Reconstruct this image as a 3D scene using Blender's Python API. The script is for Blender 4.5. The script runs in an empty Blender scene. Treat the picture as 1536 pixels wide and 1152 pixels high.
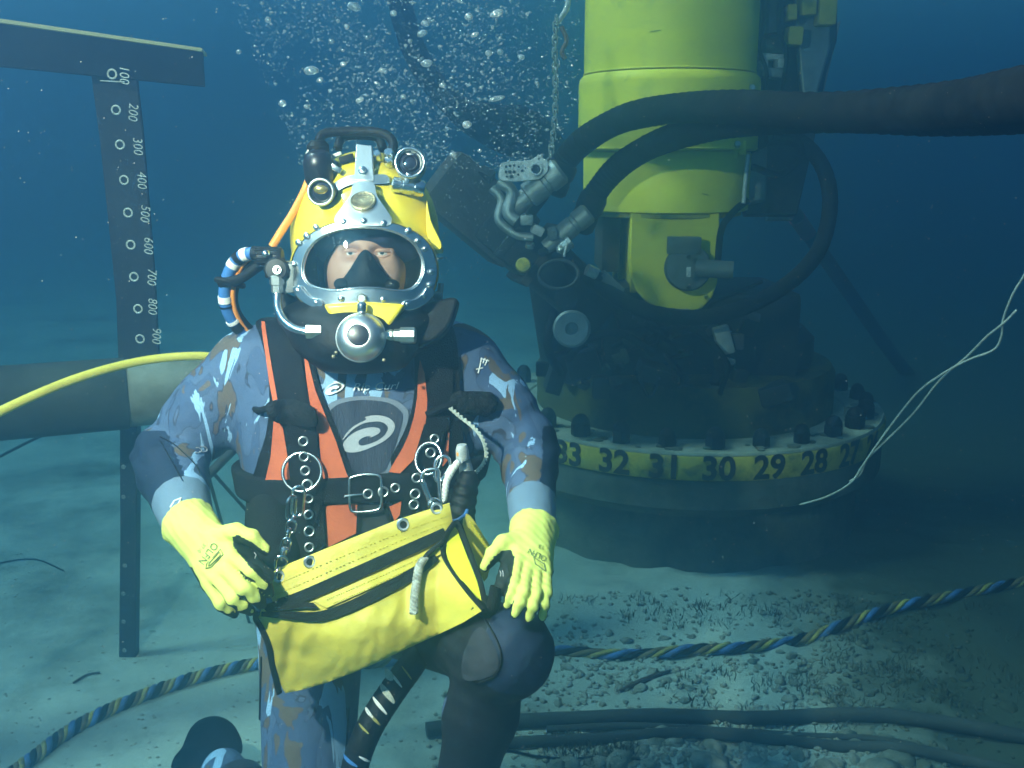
import bpy, bmesh, math, random
import numpy as np
from mathutils import Vector, Matrix, Quaternion, noise
from mathutils.bvhtree import BVHTree
from mathutils.geometry import delaunay_2d_cdt

random.seed(7)
SC = bpy.context.scene
COL = SC.collection
R = math.radians

# ------------------------------------------------------------------ camera
FPX = 1475.0                       # focal length in pixels of the 1536 px wide photograph
CAM = Vector((0, 0, 1.3))
PITCH = R(12.8)
cd = bpy.data.cameras.new('camera')
cam = bpy.data.objects.new('camera', cd)
COL.objects.link(cam)
cam.location = CAM
cam.rotation_euler = (R(90) - PITCH, 0, 0)
cd.sensor_width = 36
cd.lens = FPX / 1536 * 36
cd.clip_start = 0.02
cd.clip_end = 300
SC.camera = cam

# ------------------------------------------------------------------ sky and sun (light that reaches the sea bed)
SUN_EL, SUN_AZ = R(54), R(80)      # azimuth: to the left of the point straight behind the camera
sun_dir = Vector((-math.sin(SUN_AZ) * math.cos(SUN_EL), -math.cos(SUN_AZ) * math.cos(SUN_EL), math.sin(SUN_EL)))
world = bpy.data.worlds.new('World')
SC.world = world
world.use_nodes = True
wn = world.node_tree
wn.nodes.clear()
sky = wn.nodes.new('ShaderNodeTexSky')
sky.sky_type = 'NISHITA'
sky.sun_disc = False
sky.sun_elevation = SUN_EL
sky.sun_rotation = math.atan2(sun_dir.x, sun_dir.y)
bg = wn.nodes.new('ShaderNodeBackground')
bg.inputs['Strength'].default_value = 0.10
wo = wn.nodes.new('ShaderNodeOutputWorld')
wn.links.new(sky.outputs[0], bg.inputs[0])
wn.links.new(bg.outputs[0], wo.inputs[0])
sl = bpy.data.lights.new('sun', 'SUN')
sl.energy = 5.0
sl.angle = R(12)        # spread by the surface far above
sl.color = (1.0, 0.95, 0.86)
so = bpy.data.objects.new('sun', sl)
COL.objects.link(so)
so.rotation_euler = sun_dir.to_track_quat('Z', 'Y').to_euler()
so.location = (-3, -4, 6)

SC.view_settings.view_transform = 'Standard'
SC.view_settings.look = 'None'
SC.view_settings.gamma = 1
SC.view_settings.use_curve_mapping = False
SC.view_settings.exposure = 0.66
SC.cycles.use_denoising = True
try:
    SC.cycles.denoiser = 'OPENIMAGEDENOISE'
except Exception:
    pass
SC.cycles.max_bounces = 8
SC.cycles.volume_bounces = 2
SC.cycles.diffuse_bounces = 2
SC.cycles.glossy_bounces = 3
SC.cycles.transparent_max_bounces = 12
SC.cycles.caustics_reflective = False
SC.cycles.caustics_refractive = False
SC.cycles.sample_clamp_indirect = 4

# the water: see haze at the end of the structure section
STROBE_POWER = 275.0
WATER_DENSITY = 0.41
WATER_COLOR = (0.115, 0.295, 0.485)
WATER_ABSORB = (0.0, 0.12, 0.16)
WATER_G = 0.82
# ------------------------------------------------------------------ helpers
cp, sp = math.cos(PITCH), math.sin(PITCH)
FWD, UP, RT = Vector((0, cp, -sp)), Vector((0, sp, cp)), Vector((1, 0, 0))

def W(px, py, d):
    """world point seen at photograph pixel (px, py) at axial distance d metres"""
    return CAM + d * (FWD + RT * ((px - 768) / FPX) + UP * ((576 - py) / FPX))

def ray(px, py):
    return (FWD + RT * ((px - 768) / FPX) + UP * ((576 - py) / FPX)).normalized()

def G(px, py, z=0.0):
    """point of the plane z under a pixel"""
    r = ray(px, py)
    return CAM + r * ((z - CAM.z) / r.z)

def PX(p):
    q = Vector(p) - CAM
    d = q.dot(FWD)
    return 768 + FPX * q.dot(RT) / d, 576 - FPX * q.dot(UP) / d, d

ORG = {}
def org(o):
    return ORG[o.name] if o is not None else Vector((0, 0, 0))

def tag(o, label=None, cat=None, group=None, kind=None):
    if label: o['label'] = label
    if cat: o['category'] = cat
    if group: o['group'] = group
    if kind: o['kind'] = kind
    return o

def thing(name, label, cat, loc, group=None):
    o = bpy.data.objects.new(name, None)
    o.empty_display_size = 0.05
    COL.objects.link(o)
    o.location = loc
    ORG[o.name] = Vector(loc)
    return tag(o, label, cat, group)

def link_mesh(name, verts, faces, mat, parent=None, loc=None, smooth=True, angle=40):
    base = org(parent) if parent is not None else Vector(loc if loc is not None else (0, 0, 0))
    me = bpy.data.meshes.new(name)
    me.from_pydata([tuple(Vector(v) - base) for v in verts], [], faces)
    if mat is not None:
        for m in (mat if isinstance(mat, (list, tuple)) else [mat]):
            me.materials.append(m)
    if smooth:
        me.polygons.foreach_set('use_smooth', [True] * len(me.polygons))
        if angle:
            me.set_sharp_from_angle(angle=R(angle))
    me.update()
    o = bpy.data.objects.new(name, me)
    COL.objects.link(o)
    if parent is not None:
        o.parent = parent
    else:
        o.location = base
    ORG[o.name] = base
    return o

def inst(name, mesh_ob, pos, parent, quat=None, scale=1.0):
    """another object sharing the mesh of mesh_ob (a mesh built round the origin)"""
    o = bpy.data.objects.new(name, mesh_ob if isinstance(mesh_ob, bpy.types.Mesh) else mesh_ob.data)
    COL.objects.link(o)
    o.parent = parent
    o.location = Vector(pos) - org(parent)
    if quat is not None:
        o.rotation_mode = 'QUATERNION'
        o.rotation_quaternion = quat
    o.scale = (scale,) * 3 if isinstance(scale, (int, float)) else scale
    ORG[o.name] = org(parent)
    return o

def catmull(pts, n=8, closed=False):
    pts = [Vector(p) for p in pts]
    out = []
    m = len(pts)
    rng = range(m if closed else m - 1)
    for i in rng:
        if closed:
            p0, p1, p2, p3 = pts[i - 1], pts[i], pts[(i + 1) % m], pts[(i + 2) % m]
        else:
            p1, p2 = pts[i], pts[i + 1]
            p0 = pts[i - 1] if i else p1 * 2 - p2
            p3 = pts[i + 2] if i + 2 < m else p2 * 2 - p1
        for k in range(n):
            t = k / n
            out.append(0.5 * ((2 * p1) + (p2 - p0) * t + (2 * p0 - 5 * p1 + 4 * p2 - p3) * t * t + (3 * p1 - p0 - 3 * p2 + p3) * t ** 3))
    if not closed:
        out.append(pts[-1].copy())
    return out

def frame_of(axis):
    return Vector(axis).normalized().to_track_quat('Z', 'Y')

class MB:
    def __init__(s):
        s.v, s.f, s.mi = [], [], []
    def add(s, v, f, mi=0):
        b = len(s.v)
        s.v += [Vector(x) for x in v]
        s.f += [tuple(i + b for i in g) for g in f]
        s.mi += [mi] * len(f)
        return s
    def box(s, c, size, q=None, bev=0.0, mi=0):
        bm = bmesh.new()
        bmesh.ops.create_cube(bm, size=1)
        for v in bm.verts:
            v.co = Vector((v.co.x * size[0], v.co.y * size[1], v.co.z * size[2]))
        if bev > 0:
            bmesh.ops.bevel(bm, geom=bm.edges[:], offset=bev, segments=2, affect='EDGES', profile=0.6)
        bm.verts.index_update()
        q = q or Quaternion()
        s.add([q @ v.co + Vector(c) for v in bm.verts], [[v.index for v in f.verts] for f in bm.faces], mi)
        bm.free()
        return s
    def tube(s, path, r, seg=12, caps=True, mi=0, closed=False, flat=1.0):
        n = len(path)
        path = [Vector(p) for p in path]
        rr = r if callable(r) else (lambda t, r=r: r)
        T = []
        for i in range(n):
            a = path[(i - 1) % n] if (closed or i) else path[0]
            b = path[(i + 1) % n] if (closed or i < n - 1) else path[-1]
            T.append((b - a).normalized())
        u = T[0].orthogonal().normalized()
        v, f = [], []
        for i in range(n):
            if i:
                u = (T[i - 1].rotation_difference(T[i]) @ u)
                u = (u - T[i] * u.dot(T[i])).normalized()
            w = T[i].cross(u)
            ra = rr(i / max(1, n - 1))
            for k in range(seg):
                a = 2 * math.pi * k / seg
                v.append(path[i] + (u * math.cos(a) + w * math.sin(a) * flat) * ra)
        for i in range(n if closed else n - 1):
            j = (i + 1) % n
            for k in range(seg):
                k2 = (k + 1) % seg
                f.append((i * seg + k, i * seg + k2, j * seg + k2, j * seg + k))
        if caps and not closed:
            f.append(tuple(reversed(range(seg))))
            f.append(tuple(range((n - 1) * seg, n * seg)))
        return s.add(v, f, mi)
    def lathe(s, prof, c, axis=(0, 0, 1), seg=32, mi=0, q=None):
        """prof: (radius, height) along axis from c"""
        q = q or frame_of(axis)
        v, f = [], []
        n = len(prof)
        for (r, h) in prof:
            for k in range(seg):
                a = 2 * math.pi * k / seg
                v.append(q @ Vector((r * math.cos(a), r * math.sin(a), h)) + Vector(c))
        for i in range(n - 1):
            for k in range(seg):
                k2 = (k + 1) % seg
                f.append((i * seg + k, i * seg + k2, (i + 1) * seg + k2, (i + 1) * seg + k))
        f.append(tuple(reversed(range(seg))))
        f.append(tuple(range((n - 1) * seg, n * seg)))
        return s.add(v, f, mi)
    def torus(s, c, axis, Rr, r, seg=28, sub=8, mi=0, sx=1.0, q=None):
        q = q or frame_of(axis)
        v, f = [], []
        for i in range(seg):
            a = 2 * math.pi * i / seg
            for k in range(sub):
                b = 2 * math.pi * k / sub
                v.append(q @ Vector(((Rr * sx + r * math.cos(b)) * math.cos(a), (Rr + r * math.cos(b)) * math.sin(a), r * math.sin(b))) + Vector(c))
        for i in range(seg):
            for k in range(sub):
                i2, k2 = (i + 1) % seg, (k + 1) % sub
                f.append((i * sub + k, i2 * sub + k, i2 * sub + k2, i * sub + k2))
        return s.add(v, f, mi)
    def ball(s, c, r, seg=16, rings=10, q=None, mi=0):
        r = (r, r, r) if isinstance(r, (int, float)) else r
        q = q or Quaternion()
        v = [q @ Vector((0, 0, r[2])) + Vector(c)]
        f = []
        for i in range(1, rings):
            th = math.pi * i / rings
            for k in range(seg):
                a = 2 * math.pi * k / seg
                v.append(q @ Vector((r[0] * math.sin(th) * math.cos(a), r[1] * math.sin(th) * math.sin(a), r[2] * math.cos(th))) + Vector(c))
        v.append(q @ Vector((0, 0, -r[2])) + Vector(c))
        for k in range(seg):
            f.append((0, 1 + k, 1 + (k + 1) % seg))
        for i in range(rings - 2):
            for k in range(seg):
                k2 = (k + 1) % seg
                f.append((1 + i * seg + k, 1 + (i + 1) * seg + k, 1 + (i + 1) * seg + k2, 1 + i * seg + k2))
        b = 1 + (rings - 2) * seg
        for k in range(seg):
            f.append((b + k, len(v) - 1, b + (k + 1) % seg))
        return s.add(v, f, mi)
    def prism(s, outer, back, mi=0):
        """closed solid between polygon `outer` (world points) and the same polygon moved by vector `back`"""
        n = len(outer)
        back = Vector(back)
        v = [Vector(p) for p in outer] + [Vector(p) + back for p in outer]
        f = [tuple(range(n)), tuple(reversed(range(n, 2 * n)))]
        for i in range(n):
            j = (i + 1) % n
            f.append((i, i + n, j + n, j))
        return s.add(v, f, mi)
    def build(s, name, mat, parent=None, loc=None, smooth=True, angle=40):
        o = link_mesh(name, s.v, s.f, mat, parent, loc, smooth, angle)
        if any(s.mi):
            o.data.polygons.foreach_set('material_index', s.mi)
        return o

def recalc(o):
    bm = bmesh.new()
    bm.from_mesh(o.data)
    bmesh.ops.recalc_face_normals(bm, faces=bm.faces[:])
    bm.to_mesh(o.data)
    bm.free()
    return o

def bevel(o, w, seg=2, angle=40):
    m = o.modifiers.new('bevel', 'BEVEL')
    m.width = w
    m.segments = seg
    m.limit_method = 'ANGLE'
    m.angle_limit = R(angle)
    return o

def bvh_of(verts, faces):
    return BVHTree.FromPolygons([tuple(v) for v in verts], [tuple(f) for f in faces])

def bvh_ob(o):
    b = ORG[o.name]
    return bvh_of([v.co + b for v in o.data.vertices], [p.vertices[:] for p in o.data.polygons])

def hit(px, py, bvh):
    loc, n, i, d = bvh.ray_cast(CAM, ray(px, py))
    if loc is None:
        return None, None
    if n.dot(ray(px, py)) > 0:
        n = -n
    return loc, n

def inpoly(x, y, poly):
    c = False
    j = len(poly) - 1
    for i in range(len(poly)):
        xi, yi = poly[i][0], poly[i][1]
        xj, yj = poly[j][0], poly[j][1]
        if (yi > y) != (yj > y) and x < (xj - xi) * (y - yi) / (yj - yi) + xi:
            c = not c
        j = i
    return c

def cdt(outline, step=7.0):
    n = len(outline)
    pts = [Vector((p[0], p[1])) for p in outline]
    # subdivide long edges
    sub = []
    for i in range(n):
        a, b = pts[i], pts[(i + 1) % n]
        k = max(1, int((b - a).length / step))
        for t in range(k):
            sub.append(a.lerp(b, t / k))
    m = len(sub)
    xs, ys = [p.x for p in sub], [p.y for p in sub]
    inner = []
    y = min(ys) + step * .7
    row = 0
    while y < max(ys):
        x = min(xs) + step * (.5 if row % 2 else 1.0)
        while x < max(xs):
            if inpoly(x, y, sub):
                p = Vector((x, y))
                if min((p - q).length_squared for q in sub) > (step * .55) ** 2:
                    inner.append(p)
            x += step
        y += step * .87
        row += 1
    V, E, F, *_ = delaunay_2d_cdt(sub + inner, [(i, (i + 1) % m) for i in range(m)], [], 1, 1e-4)
    return V, F

def shell_from(Vw, N, F, thick, name, mat, parent, loc=None, angle=50):
    """solid sheet: points Vw, offset direction N per point, faces F (wound any way)"""
    n = len(Vw)
    verts = [v + nn * thick for v, nn in zip(Vw, N)] + list(Vw)
    faces = []
    cnt = {}
    for f in F:
        faces.append(tuple(f))
        faces.append(tuple(i + n for i in reversed(f)))
        for i in range(len(f)):
            a, b = f[i], f[(i + 1) % len(f)]
            cnt[(min(a, b), max(a, b))] = cnt.get((min(a, b), max(a, b)), []) + [(a, b)]
    for k, e in cnt.items():
        if len(e) == 1:
            a, b = e[0]
            faces.append((b, a, a + n, b + n))
    o = link_mesh(name, verts, faces, mat, parent, loc, True, None)
    recalc(o)
    o.data.set_sharp_from_angle(angle=R(angle))
    return o

def drape(name, outline, bvh, mat, parent, off=.003, thick=.003, step=7.0, loc=None, smooth_it=2):
    """sheet cut to a pixel outline and laid on a surface"""
    V, F = cdt(outline, step)
    D = []
    for p in V:
        h, n = hit(p.x, p.y, bvh)
        D.append(None if h is None else (h - CAM).length)
    known = [(V[i], D[i]) for i in range(len(V)) if D[i] is not None]
    for i in range(len(V)):
        if D[i] is None:
            D[i] = min(known, key=lambda k: (k[0] - V[i]).length_squared)[1] + .004 if known else 1.7
    nb = [[] for _ in V]
    for f in F:
        for a in range(len(f)):
            nb[f[a]].append(f[(a + 1) % len(f)])
            nb[f[(a + 1) % len(f)]].append(f[a])
    for _ in range(smooth_it):
        D = [min(D[i], .5 * D[i] + .5 * sum(D[j] for j in nb[i]) / len(nb[i])) if nb[i] else D[i] for i in range(len(V))]
    P = [CAM + ray(p.x, p.y) * (D[i] - off) for i, p in enumerate(V)]
    N = [-ray(p.x, p.y) for p in V]
    return shell_from(P, N, F, thick, name, mat, parent, loc)

def strip_outline(pts, widths):
    """pixel polyline + width -> outline polygon"""
    pts = catmull([Vector((p[0], p[1], 0)) for p in pts], 5)
    n = len(pts)
    L, Rr = [], []
    for i, p in enumerate(pts):
        a, b = pts[max(0, i - 1)], pts[min(n - 1, i + 1)]
        t = (b - a).normalized()
        nrm = Vector((-t.y, t.x, 0))
        f = i / (n - 1)
        if isinstance(widths, (int, float)):
            w = widths
        else:
            k = f * (len(widths) - 1)
            j = min(int(k), len(widths) - 2)
            w = widths[j] * (1 - (k - j)) + widths[j + 1] * (k - j)
        L.append(p + nrm * w / 2)
        Rr.append(p - nrm * w / 2)
    return [(p.x, p.y) for p in L] + [(p.x, p.y) for p in reversed(Rr)]

def round_poly(pts, n=4, closed=True):
    return [(p.x, p.y) for p in catmull([Vector((a, b, 0)) for a, b in pts], n, closed)]

def text_mesh(body, size=1.0, extrude=0.0, shear=0.0, bold=0.0):
    c = bpy.data.curves.new('t', 'FONT')
    c.body = body
    c.size = size
    c.align_x = 'CENTER'
    c.align_y = 'CENTER'
    c.extrude = extrude
    c.shear = shear
    c.offset = bold
    c.resolution_u = 3
    o = bpy.data.objects.new('t', c)
    COL.objects.link(o)
    bpy.context.view_layer.update()
    dg = bpy.context.evaluated_depsgraph_get()
    me = bpy.data.meshes.new_from_object(o.evaluated_get(dg))
    v = [x.co.copy() for x in me.vertices]
    f = [p.vertices[:] for p in me.polygons]
    bpy.data.objects.remove(o)
    bpy.data.curves.remove(c)
    bpy.data.meshes.remove(me)
    return v, f

# ---- signed distance shapes -> one continuous surface
def sd_cone(P, a, b, ra, rb):
    a, b = np.array(a), np.array(b)
    ba = b - a
    h = np.clip(((P - a) @ ba) / max(1e-9, ba @ ba), 0, 1)
    return np.linalg.norm(P - a - h[:, None] * ba, axis=1) - (ra + (rb - ra) * h)

def sd_ell(P, c, r):
    q = (P - np.array(c)) / np.array(r)
    k0 = np.linalg.norm(q, axis=1)
    k1 = np.linalg.norm(q / np.array(r), axis=1)
    return k0 * (k0 - 1) / np.maximum(k1, 1e-6)

def smin(a, b, k):
    h = np.clip(.5 + .5 * (b - a) / k, 0, 1)
    return b * (1 - h) + a * h - k * h * (1 - h)

def nets(fn, lo, hi, h):
    lo, hi = np.array(lo, float), np.array(hi, float)
    n = np.ceil((hi - lo) / h).astype(int) + 1
    ax = [lo[i] + h * np.arange(n[i]) for i in range(3)]
    X, Y, Z = np.meshgrid(*ax, indexing='ij')
    val = fn(np.stack([X.ravel(), Y.ravel(), Z.ravel()], 1)).reshape(n)
    ins = val < 0
    cs = ins[:-1, :-1, :-1].astype(int)
    tot = np.zeros(cs.shape, int)
    corners = [(i, j, k) for i in (0, 1) for j in (0, 1) for k in (0, 1)]
    sl_ = lambda a, c: a[c[0]:a.shape[0] - 1 + c[0], c[1]:a.shape[1] - 1 + c[1], c[2]:a.shape[2] - 1 + c[2]]
    for c in corners:
        tot += sl_(ins, c)
    act = (tot > 0) & (tot < 8)
    idx = -np.ones(act.shape, int)
    cells = np.argwhere(act)
    idx[act] = np.arange(len(cells))
    acc = np.zeros((len(cells), 3))
    cnt = np.zeros(len(cells))
    for c in corners:
        for d in range(3):
            if c[d]:
                continue
            c2 = list(c); c2[d] = 1
            v0 = sl_(val, c)[act]
            v1 = sl_(val, tuple(c2))[act]
            m = (v0 < 0) != (v1 < 0)
            t = v0 / np.where(np.abs(v0 - v1) < 1e-12, 1, v0 - v1)
            p = np.tile(np.array(c, float), (len(cells), 1))
            p[:, d] = t
            acc[m] += p[m]
            cnt[m] += 1
    verts = lo + h * (cells + acc / np.maximum(cnt, 1)[:, None])
    faces = []
    for d in range(3):
        e1, e2 = (d + 1) % 3, (d + 2) % 3
        s0 = [slice(None)] * 3; s1 = [slice(None)] * 3
        s0[d] = slice(0, -1); s1[d] = slice(1, None)
        a, b = ins[tuple(s0)], ins[tuple(s1)]
        w = np.argwhere(a != b)
        ok = (w[:, e1] > 0) & (w[:, e2] > 0) & (w[:, e1] < n[e1] - 1) & (w[:, e2] < n[e2] - 1)
        w = w[ok]
        fl = a[tuple(w.T)]
        o1 = np.zeros(3, int); o1[e1] = 1
        o2 = np.zeros(3, int); o2[e2] = 1
        q = [idx[tuple((w - o).T)] for o in (o1 * 0, o1, o1 + o2, o2)]
        q = np.stack(q, 1)
        q[fl] = q[fl][:, ::-1]
        faces.append(q)
    F = np.concatenate(faces)
    F = F[(F >= 0).all(1)]
    F = F[:, ::-1]
    return verts, F

def nets_ob(name, fn, lo, hi, h, mat, parent, loc=None, angle=None):
    v, f = nets(fn, lo, hi, h)
    o = link_mesh(name, [Vector(x) for x in v], f.tolist(), mat, parent, loc, True, angle)
    recalc(o)
    return o, v, f

def attr(o, name, data):
    a = o.data.attributes.new(name, 'FLOAT', 'POINT')
    a.data.foreach_set('value', np.asarray(data, np.float32))

def sm(x, a, b):
    t = np.clip((x - a) / (b - a), 0, 1)
    return t * t * (3 - 2 * t)
# ------------------------------------------------------------------ materials
def mat(name, col, rough=.55, metal=0.0, col2=None, nscale=6.0, lo=.42, hi=.62, bump=0.0, bscale=80.0, spec=.5, rvar=0.0, coat=0.0, detail=6.0, stretch=None, third=None):
    m = bpy.data.materials.new(name)
    m.use_nodes = True
    nt = m.node_tree
    p = nt.nodes['Principled BSDF']
    p.inputs['Base Color'].default_value = (*col, 1)
    p.inputs['Roughness'].default_value = rough
    p.inputs['Metallic'].default_value = metal
    p.inputs['Specular IOR Level'].default_value = spec
    p.inputs['Coat Weight'].default_value = coat
    geo = nt.nodes.new('ShaderNodeNewGeometry')
    src = geo.outputs['Position']
    if stretch:
        mp = nt.nodes.new('ShaderNodeMapping')
        mp.inputs['Scale'].default_value = stretch
        nt.links.new(src, mp.inputs[0])
        src = mp.outputs[0]
    if col2 is not None:
        nz = nt.nodes.new('ShaderNodeTexNoise')
        nz.inputs['Scale'].default_value = nscale
        nz.inputs['Detail'].default_value = detail
        nz.inputs['Roughness'].default_value = .62
        nt.links.new(src, nz.inputs['Vector'])
        rp = nt.nodes.new('ShaderNodeValToRGB')
        rp.color_ramp.elements[0].position = lo
        rp.color_ramp.elements[1].position = hi
        rp.color_ramp.elements[0].color = (*col, 1)
        rp.color_ramp.elements[1].color = (*col2, 1)
        nt.links.new(nz.outputs['Fac'], rp.inputs['Fac'])
        out = rp.outputs['Color']
        if third:
            n3 = nt.nodes.new('ShaderNodeTexNoise')
            n3.inputs['Scale'].default_value = third[1]
            n3.inputs['Detail'].default_value = 8
            n3.inputs['Roughness'].default_value = .7
            nt.links.new(geo.outputs['Position'], n3.inputs['Vector'])
            r3 = nt.nodes.new('ShaderNodeValToRGB')
            r3.color_ramp.elements[0].position = third[2]
            r3.color_ramp.elements[1].position = third[3]
            nt.links.new(n3.outputs['Fac'], r3.inputs['Fac'])
            mx = nt.nodes.new('ShaderNodeMix')
            mx.data_type = 'RGBA'
            nt.links.new(r3.outputs['Color'], mx.inputs[0])
            nt.links.new(out, mx.inputs[6])
            mx.inputs[7].default_value = (*third[0], 1)
            out = mx.outputs[2]
        nt.links.new(out, p.inputs['Base Color'])
        if rvar:
            mr = nt.nodes.new('ShaderNodeMapRange')
            mr.inputs[3].default_value = rough
            mr.inputs[4].default_value = rough + rvar
            nt.links.new(nz.outputs['Fac'], mr.inputs[0])
            nt.links.new(mr.outputs[0], p.inputs['Roughness'])
    if bump:
        nb = nt.nodes.new('ShaderNodeTexNoise')
        nb.inputs['Scale'].default_value = bscale
        nb.inputs['Detail'].default_value = 4
        nt.links.new(src, nb.inputs['Vector'])
        b = nt.nodes.new('ShaderNodeBump')
        b.inputs['Strength'].default_value = bump
        b.inputs['Distance'].default_value = .004
        nt.links.new(nb.outputs['Fac'], b.inputs['Height'])
        nt.links.new(b.outputs['Normal'], p.inputs['Normal'])
    return m

M = {}
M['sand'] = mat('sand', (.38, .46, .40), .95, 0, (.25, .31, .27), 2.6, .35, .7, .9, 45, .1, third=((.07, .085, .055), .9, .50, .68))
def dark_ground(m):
    # ground colour turns darker towards the right, with a noisy edge
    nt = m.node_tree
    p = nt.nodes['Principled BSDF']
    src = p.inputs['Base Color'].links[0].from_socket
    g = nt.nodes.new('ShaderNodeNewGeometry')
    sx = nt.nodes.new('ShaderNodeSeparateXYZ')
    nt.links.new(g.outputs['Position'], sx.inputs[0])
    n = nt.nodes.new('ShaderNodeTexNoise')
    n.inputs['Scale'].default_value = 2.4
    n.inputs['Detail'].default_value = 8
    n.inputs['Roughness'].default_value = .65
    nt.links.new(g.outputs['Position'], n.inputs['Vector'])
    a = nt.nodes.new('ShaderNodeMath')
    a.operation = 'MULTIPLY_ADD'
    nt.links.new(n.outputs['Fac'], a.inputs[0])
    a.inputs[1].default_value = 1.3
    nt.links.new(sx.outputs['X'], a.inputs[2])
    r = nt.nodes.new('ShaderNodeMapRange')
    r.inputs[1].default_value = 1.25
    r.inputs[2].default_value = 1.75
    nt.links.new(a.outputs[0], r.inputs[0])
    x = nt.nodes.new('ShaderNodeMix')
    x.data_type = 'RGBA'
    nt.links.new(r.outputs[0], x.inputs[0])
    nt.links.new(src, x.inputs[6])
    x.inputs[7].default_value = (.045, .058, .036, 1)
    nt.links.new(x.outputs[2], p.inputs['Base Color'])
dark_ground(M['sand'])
M['stone'] = mat('stone', (.28, .30, .25), .95, 0, (.13, .15, .11), 30, .35, .65, .8, 120, .1, third=((.06, .08, .045), 14, .55, .68))
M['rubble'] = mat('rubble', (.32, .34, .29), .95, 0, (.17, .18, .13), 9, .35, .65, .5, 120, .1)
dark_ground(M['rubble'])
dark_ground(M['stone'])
M['weed'] = mat('weed', (.035, .05, .02), .8, 0, (.06, .06, .025), 20)
M['chrome'] = mat('chrome', (.80, .82, .82), .16, 1, (.62, .66, .66), 25, .3, .7, .05, 60, rvar=.14)
M['steel_bright'] = mat('steel_bright', (.82, .84, .84), .34, 1, (.66, .70, .70), 20, .3, .7, .06, 70, rvar=.12)
M['steel'] = mat('steel', (.62, .66, .66), .32, 1, (.42, .47, .47), 18, .3, .7, .08, 90, rvar=.2)
M['steel_dull'] = mat('steel_dull', (.34, .37, .37), .55, .6, (.20, .23, .22), 14, .35, .7, .2, 90)
M['dark_steel'] = mat('dark_steel', (.13, .15, .14), .65, .3, (.07, .085, .08), 20, .35, .7, .3, 90)
M['brass'] = mat('brass', (.42, .36, .22), .45, .8, (.25, .22, .15), 60, .4, .6, .5, 260)
M['helmet_yellow'] = mat('helmet_yellow', (.82, .63, .04), .30, 0, (.74, .55, .03), 12, .4, .7, .04, 60, .5, coat=.4)
M['bag_yellow'] = mat('bag_yellow', (.64, .51, .065), .55, 0, (.47, .385, .06), 7, .40, .72, .5, 38, .3, third=((.36, .33, .08), 24, .58, .76))
M['bag_inside'] = mat('bag_inside', (.66, .62, .02), .5)
M['tower_yellow'] = mat('tower_yellow', (.84, .74, .03), .5, 0, (.74, .66, .05), 3.5, .4, .7, .1, 30, .3, stretch=(1, 1, 5), third=((.30, .31, .09), 4.5, .58, .78))
M['drum_yellow_shaded'] = mat('drum_yellow_shaded', (.17, .15, .015), .85, 0, (.07, .07, .02), 4, .35, .62, .4, 40, .1, third=((.03, .035, .02), 5, .48, .62))  # dark fouling, plus the shade under the tower put into the base colour
M['dirty_yellow'] = mat('dirty_yellow', (.62, .50, .03), .75, 0, (.42, .36, .04), 5, .35, .65, .3, 40, .2, third=((.10, .11, .04), 6, .52, .66))
M['hose_yellow'] = mat('hose_yellow', (.78, .66, .10), .45, 0, (.62, .52, .08), 14, .45, .75)
M['fouled'] = mat('fouled', (.075, .085, .065), .95, 0, (.16, .17, .13), 11, .35, .7, .9, 50, .1, third=((.05, .065, .035), 7, .5, .66))
M['dark_metal'] = mat('dark_metal', (.022, .026, .026), .6, .2, (.045, .05, .045), 10, .4, .7, .3, 60, .3)
M['flange'] = mat('flange', (.38, .41, .32), .95, 0, (.20, .22, .16), 12, .35, .7, .8, 50, .1)
M['brown_metal'] = mat('brown_metal', (.085, .065, .05), .75, .1, (.045, .042, .036), 6, .35, .7, .4, 40, .2)
M['dark_pipe'] = mat('dark_pipe', (.028, .036, .034), .8, 0, (.06, .07, .06), 5, .4, .7, .5, 30, .2)
M['pale_pipe'] = mat('pale_pipe', (.26, .28, .23), .9, 0, (.17, .17, .12), 7, .4, .62, .6, 40, .1, third=((.15, .14, .09), 10, .56, .68))
M['hose_black'] = mat('hose_black', (.005, .006, .006), .85, 0, (.012, .013, .012), 20, .4, .7, .4, 90, .1)
M['rubber'] = mat('rubber', (.006, .006, .007), .55, 0, (.012, .012, .013), 30, .4, .7, .3, 140, .18)
M['webbing'] = mat('webbing', (.006, .006, .007), .85, 0, (.012, .012, .013), 60, .4, .7, .6, 420, .2)
M['velcro'] = mat('velcro', (.010, .011, .011), .95, 0, (.03, .03, .03), 90, .4, .7, 1.0, 260, .1)
M['orange'] = mat('orange', (.66, .15, .06), .75, 0, (.50, .105, .045), 12, .4, .7, .3, 200, .2)
M['orange_hose'] = mat('orange_hose', (.85, .30, .04), .45)
M['cable_brown'] = mat('cable_brown', (.16, .12, .04), .6, 0, (.08, .065, .03), 20)
M['brown_trim'] = mat('brown_trim', (.12, .06, .035), .7)
M['lamp_black'] = mat('lamp_black', (.012, .012, .02), .35)
M['lens_dark'] = mat('lens_dark', (.02, .02, .035), .05, 0, spec=.8, coat=.8)
M['lens_gold'] = mat('lens_gold', (.55, .42, .15), .2, .8)
M['black_knob'] = mat('black_knob', (.010, .010, .012), .5, 0, spec=.3)
M['white_tape'] = mat('white_tape', (.80, .80, .78), .5)
M['blue_hose'] = mat('blue_hose', (.05, .16, .42), .45)
M['paint_white'] = mat('paint_white', (.72, .75, .68), .8, 0, (.40, .42, .38), 70, .45, .7)
M['board'] = mat('board', (.020, .022, .034), .65, 0, (.04, .042, .05), 9, .45, .8, .2, 60, .3, third=((.22, .22, .20), 110, .62, .72))
M['lit_edge'] = mat('board_edge_lit', (.85, .78, .42), .7)  # pale yellow paints the light caught by the black bar's top edge
M['number_black'] = mat('number_black', (.02, .016, .012), .8)
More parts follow.
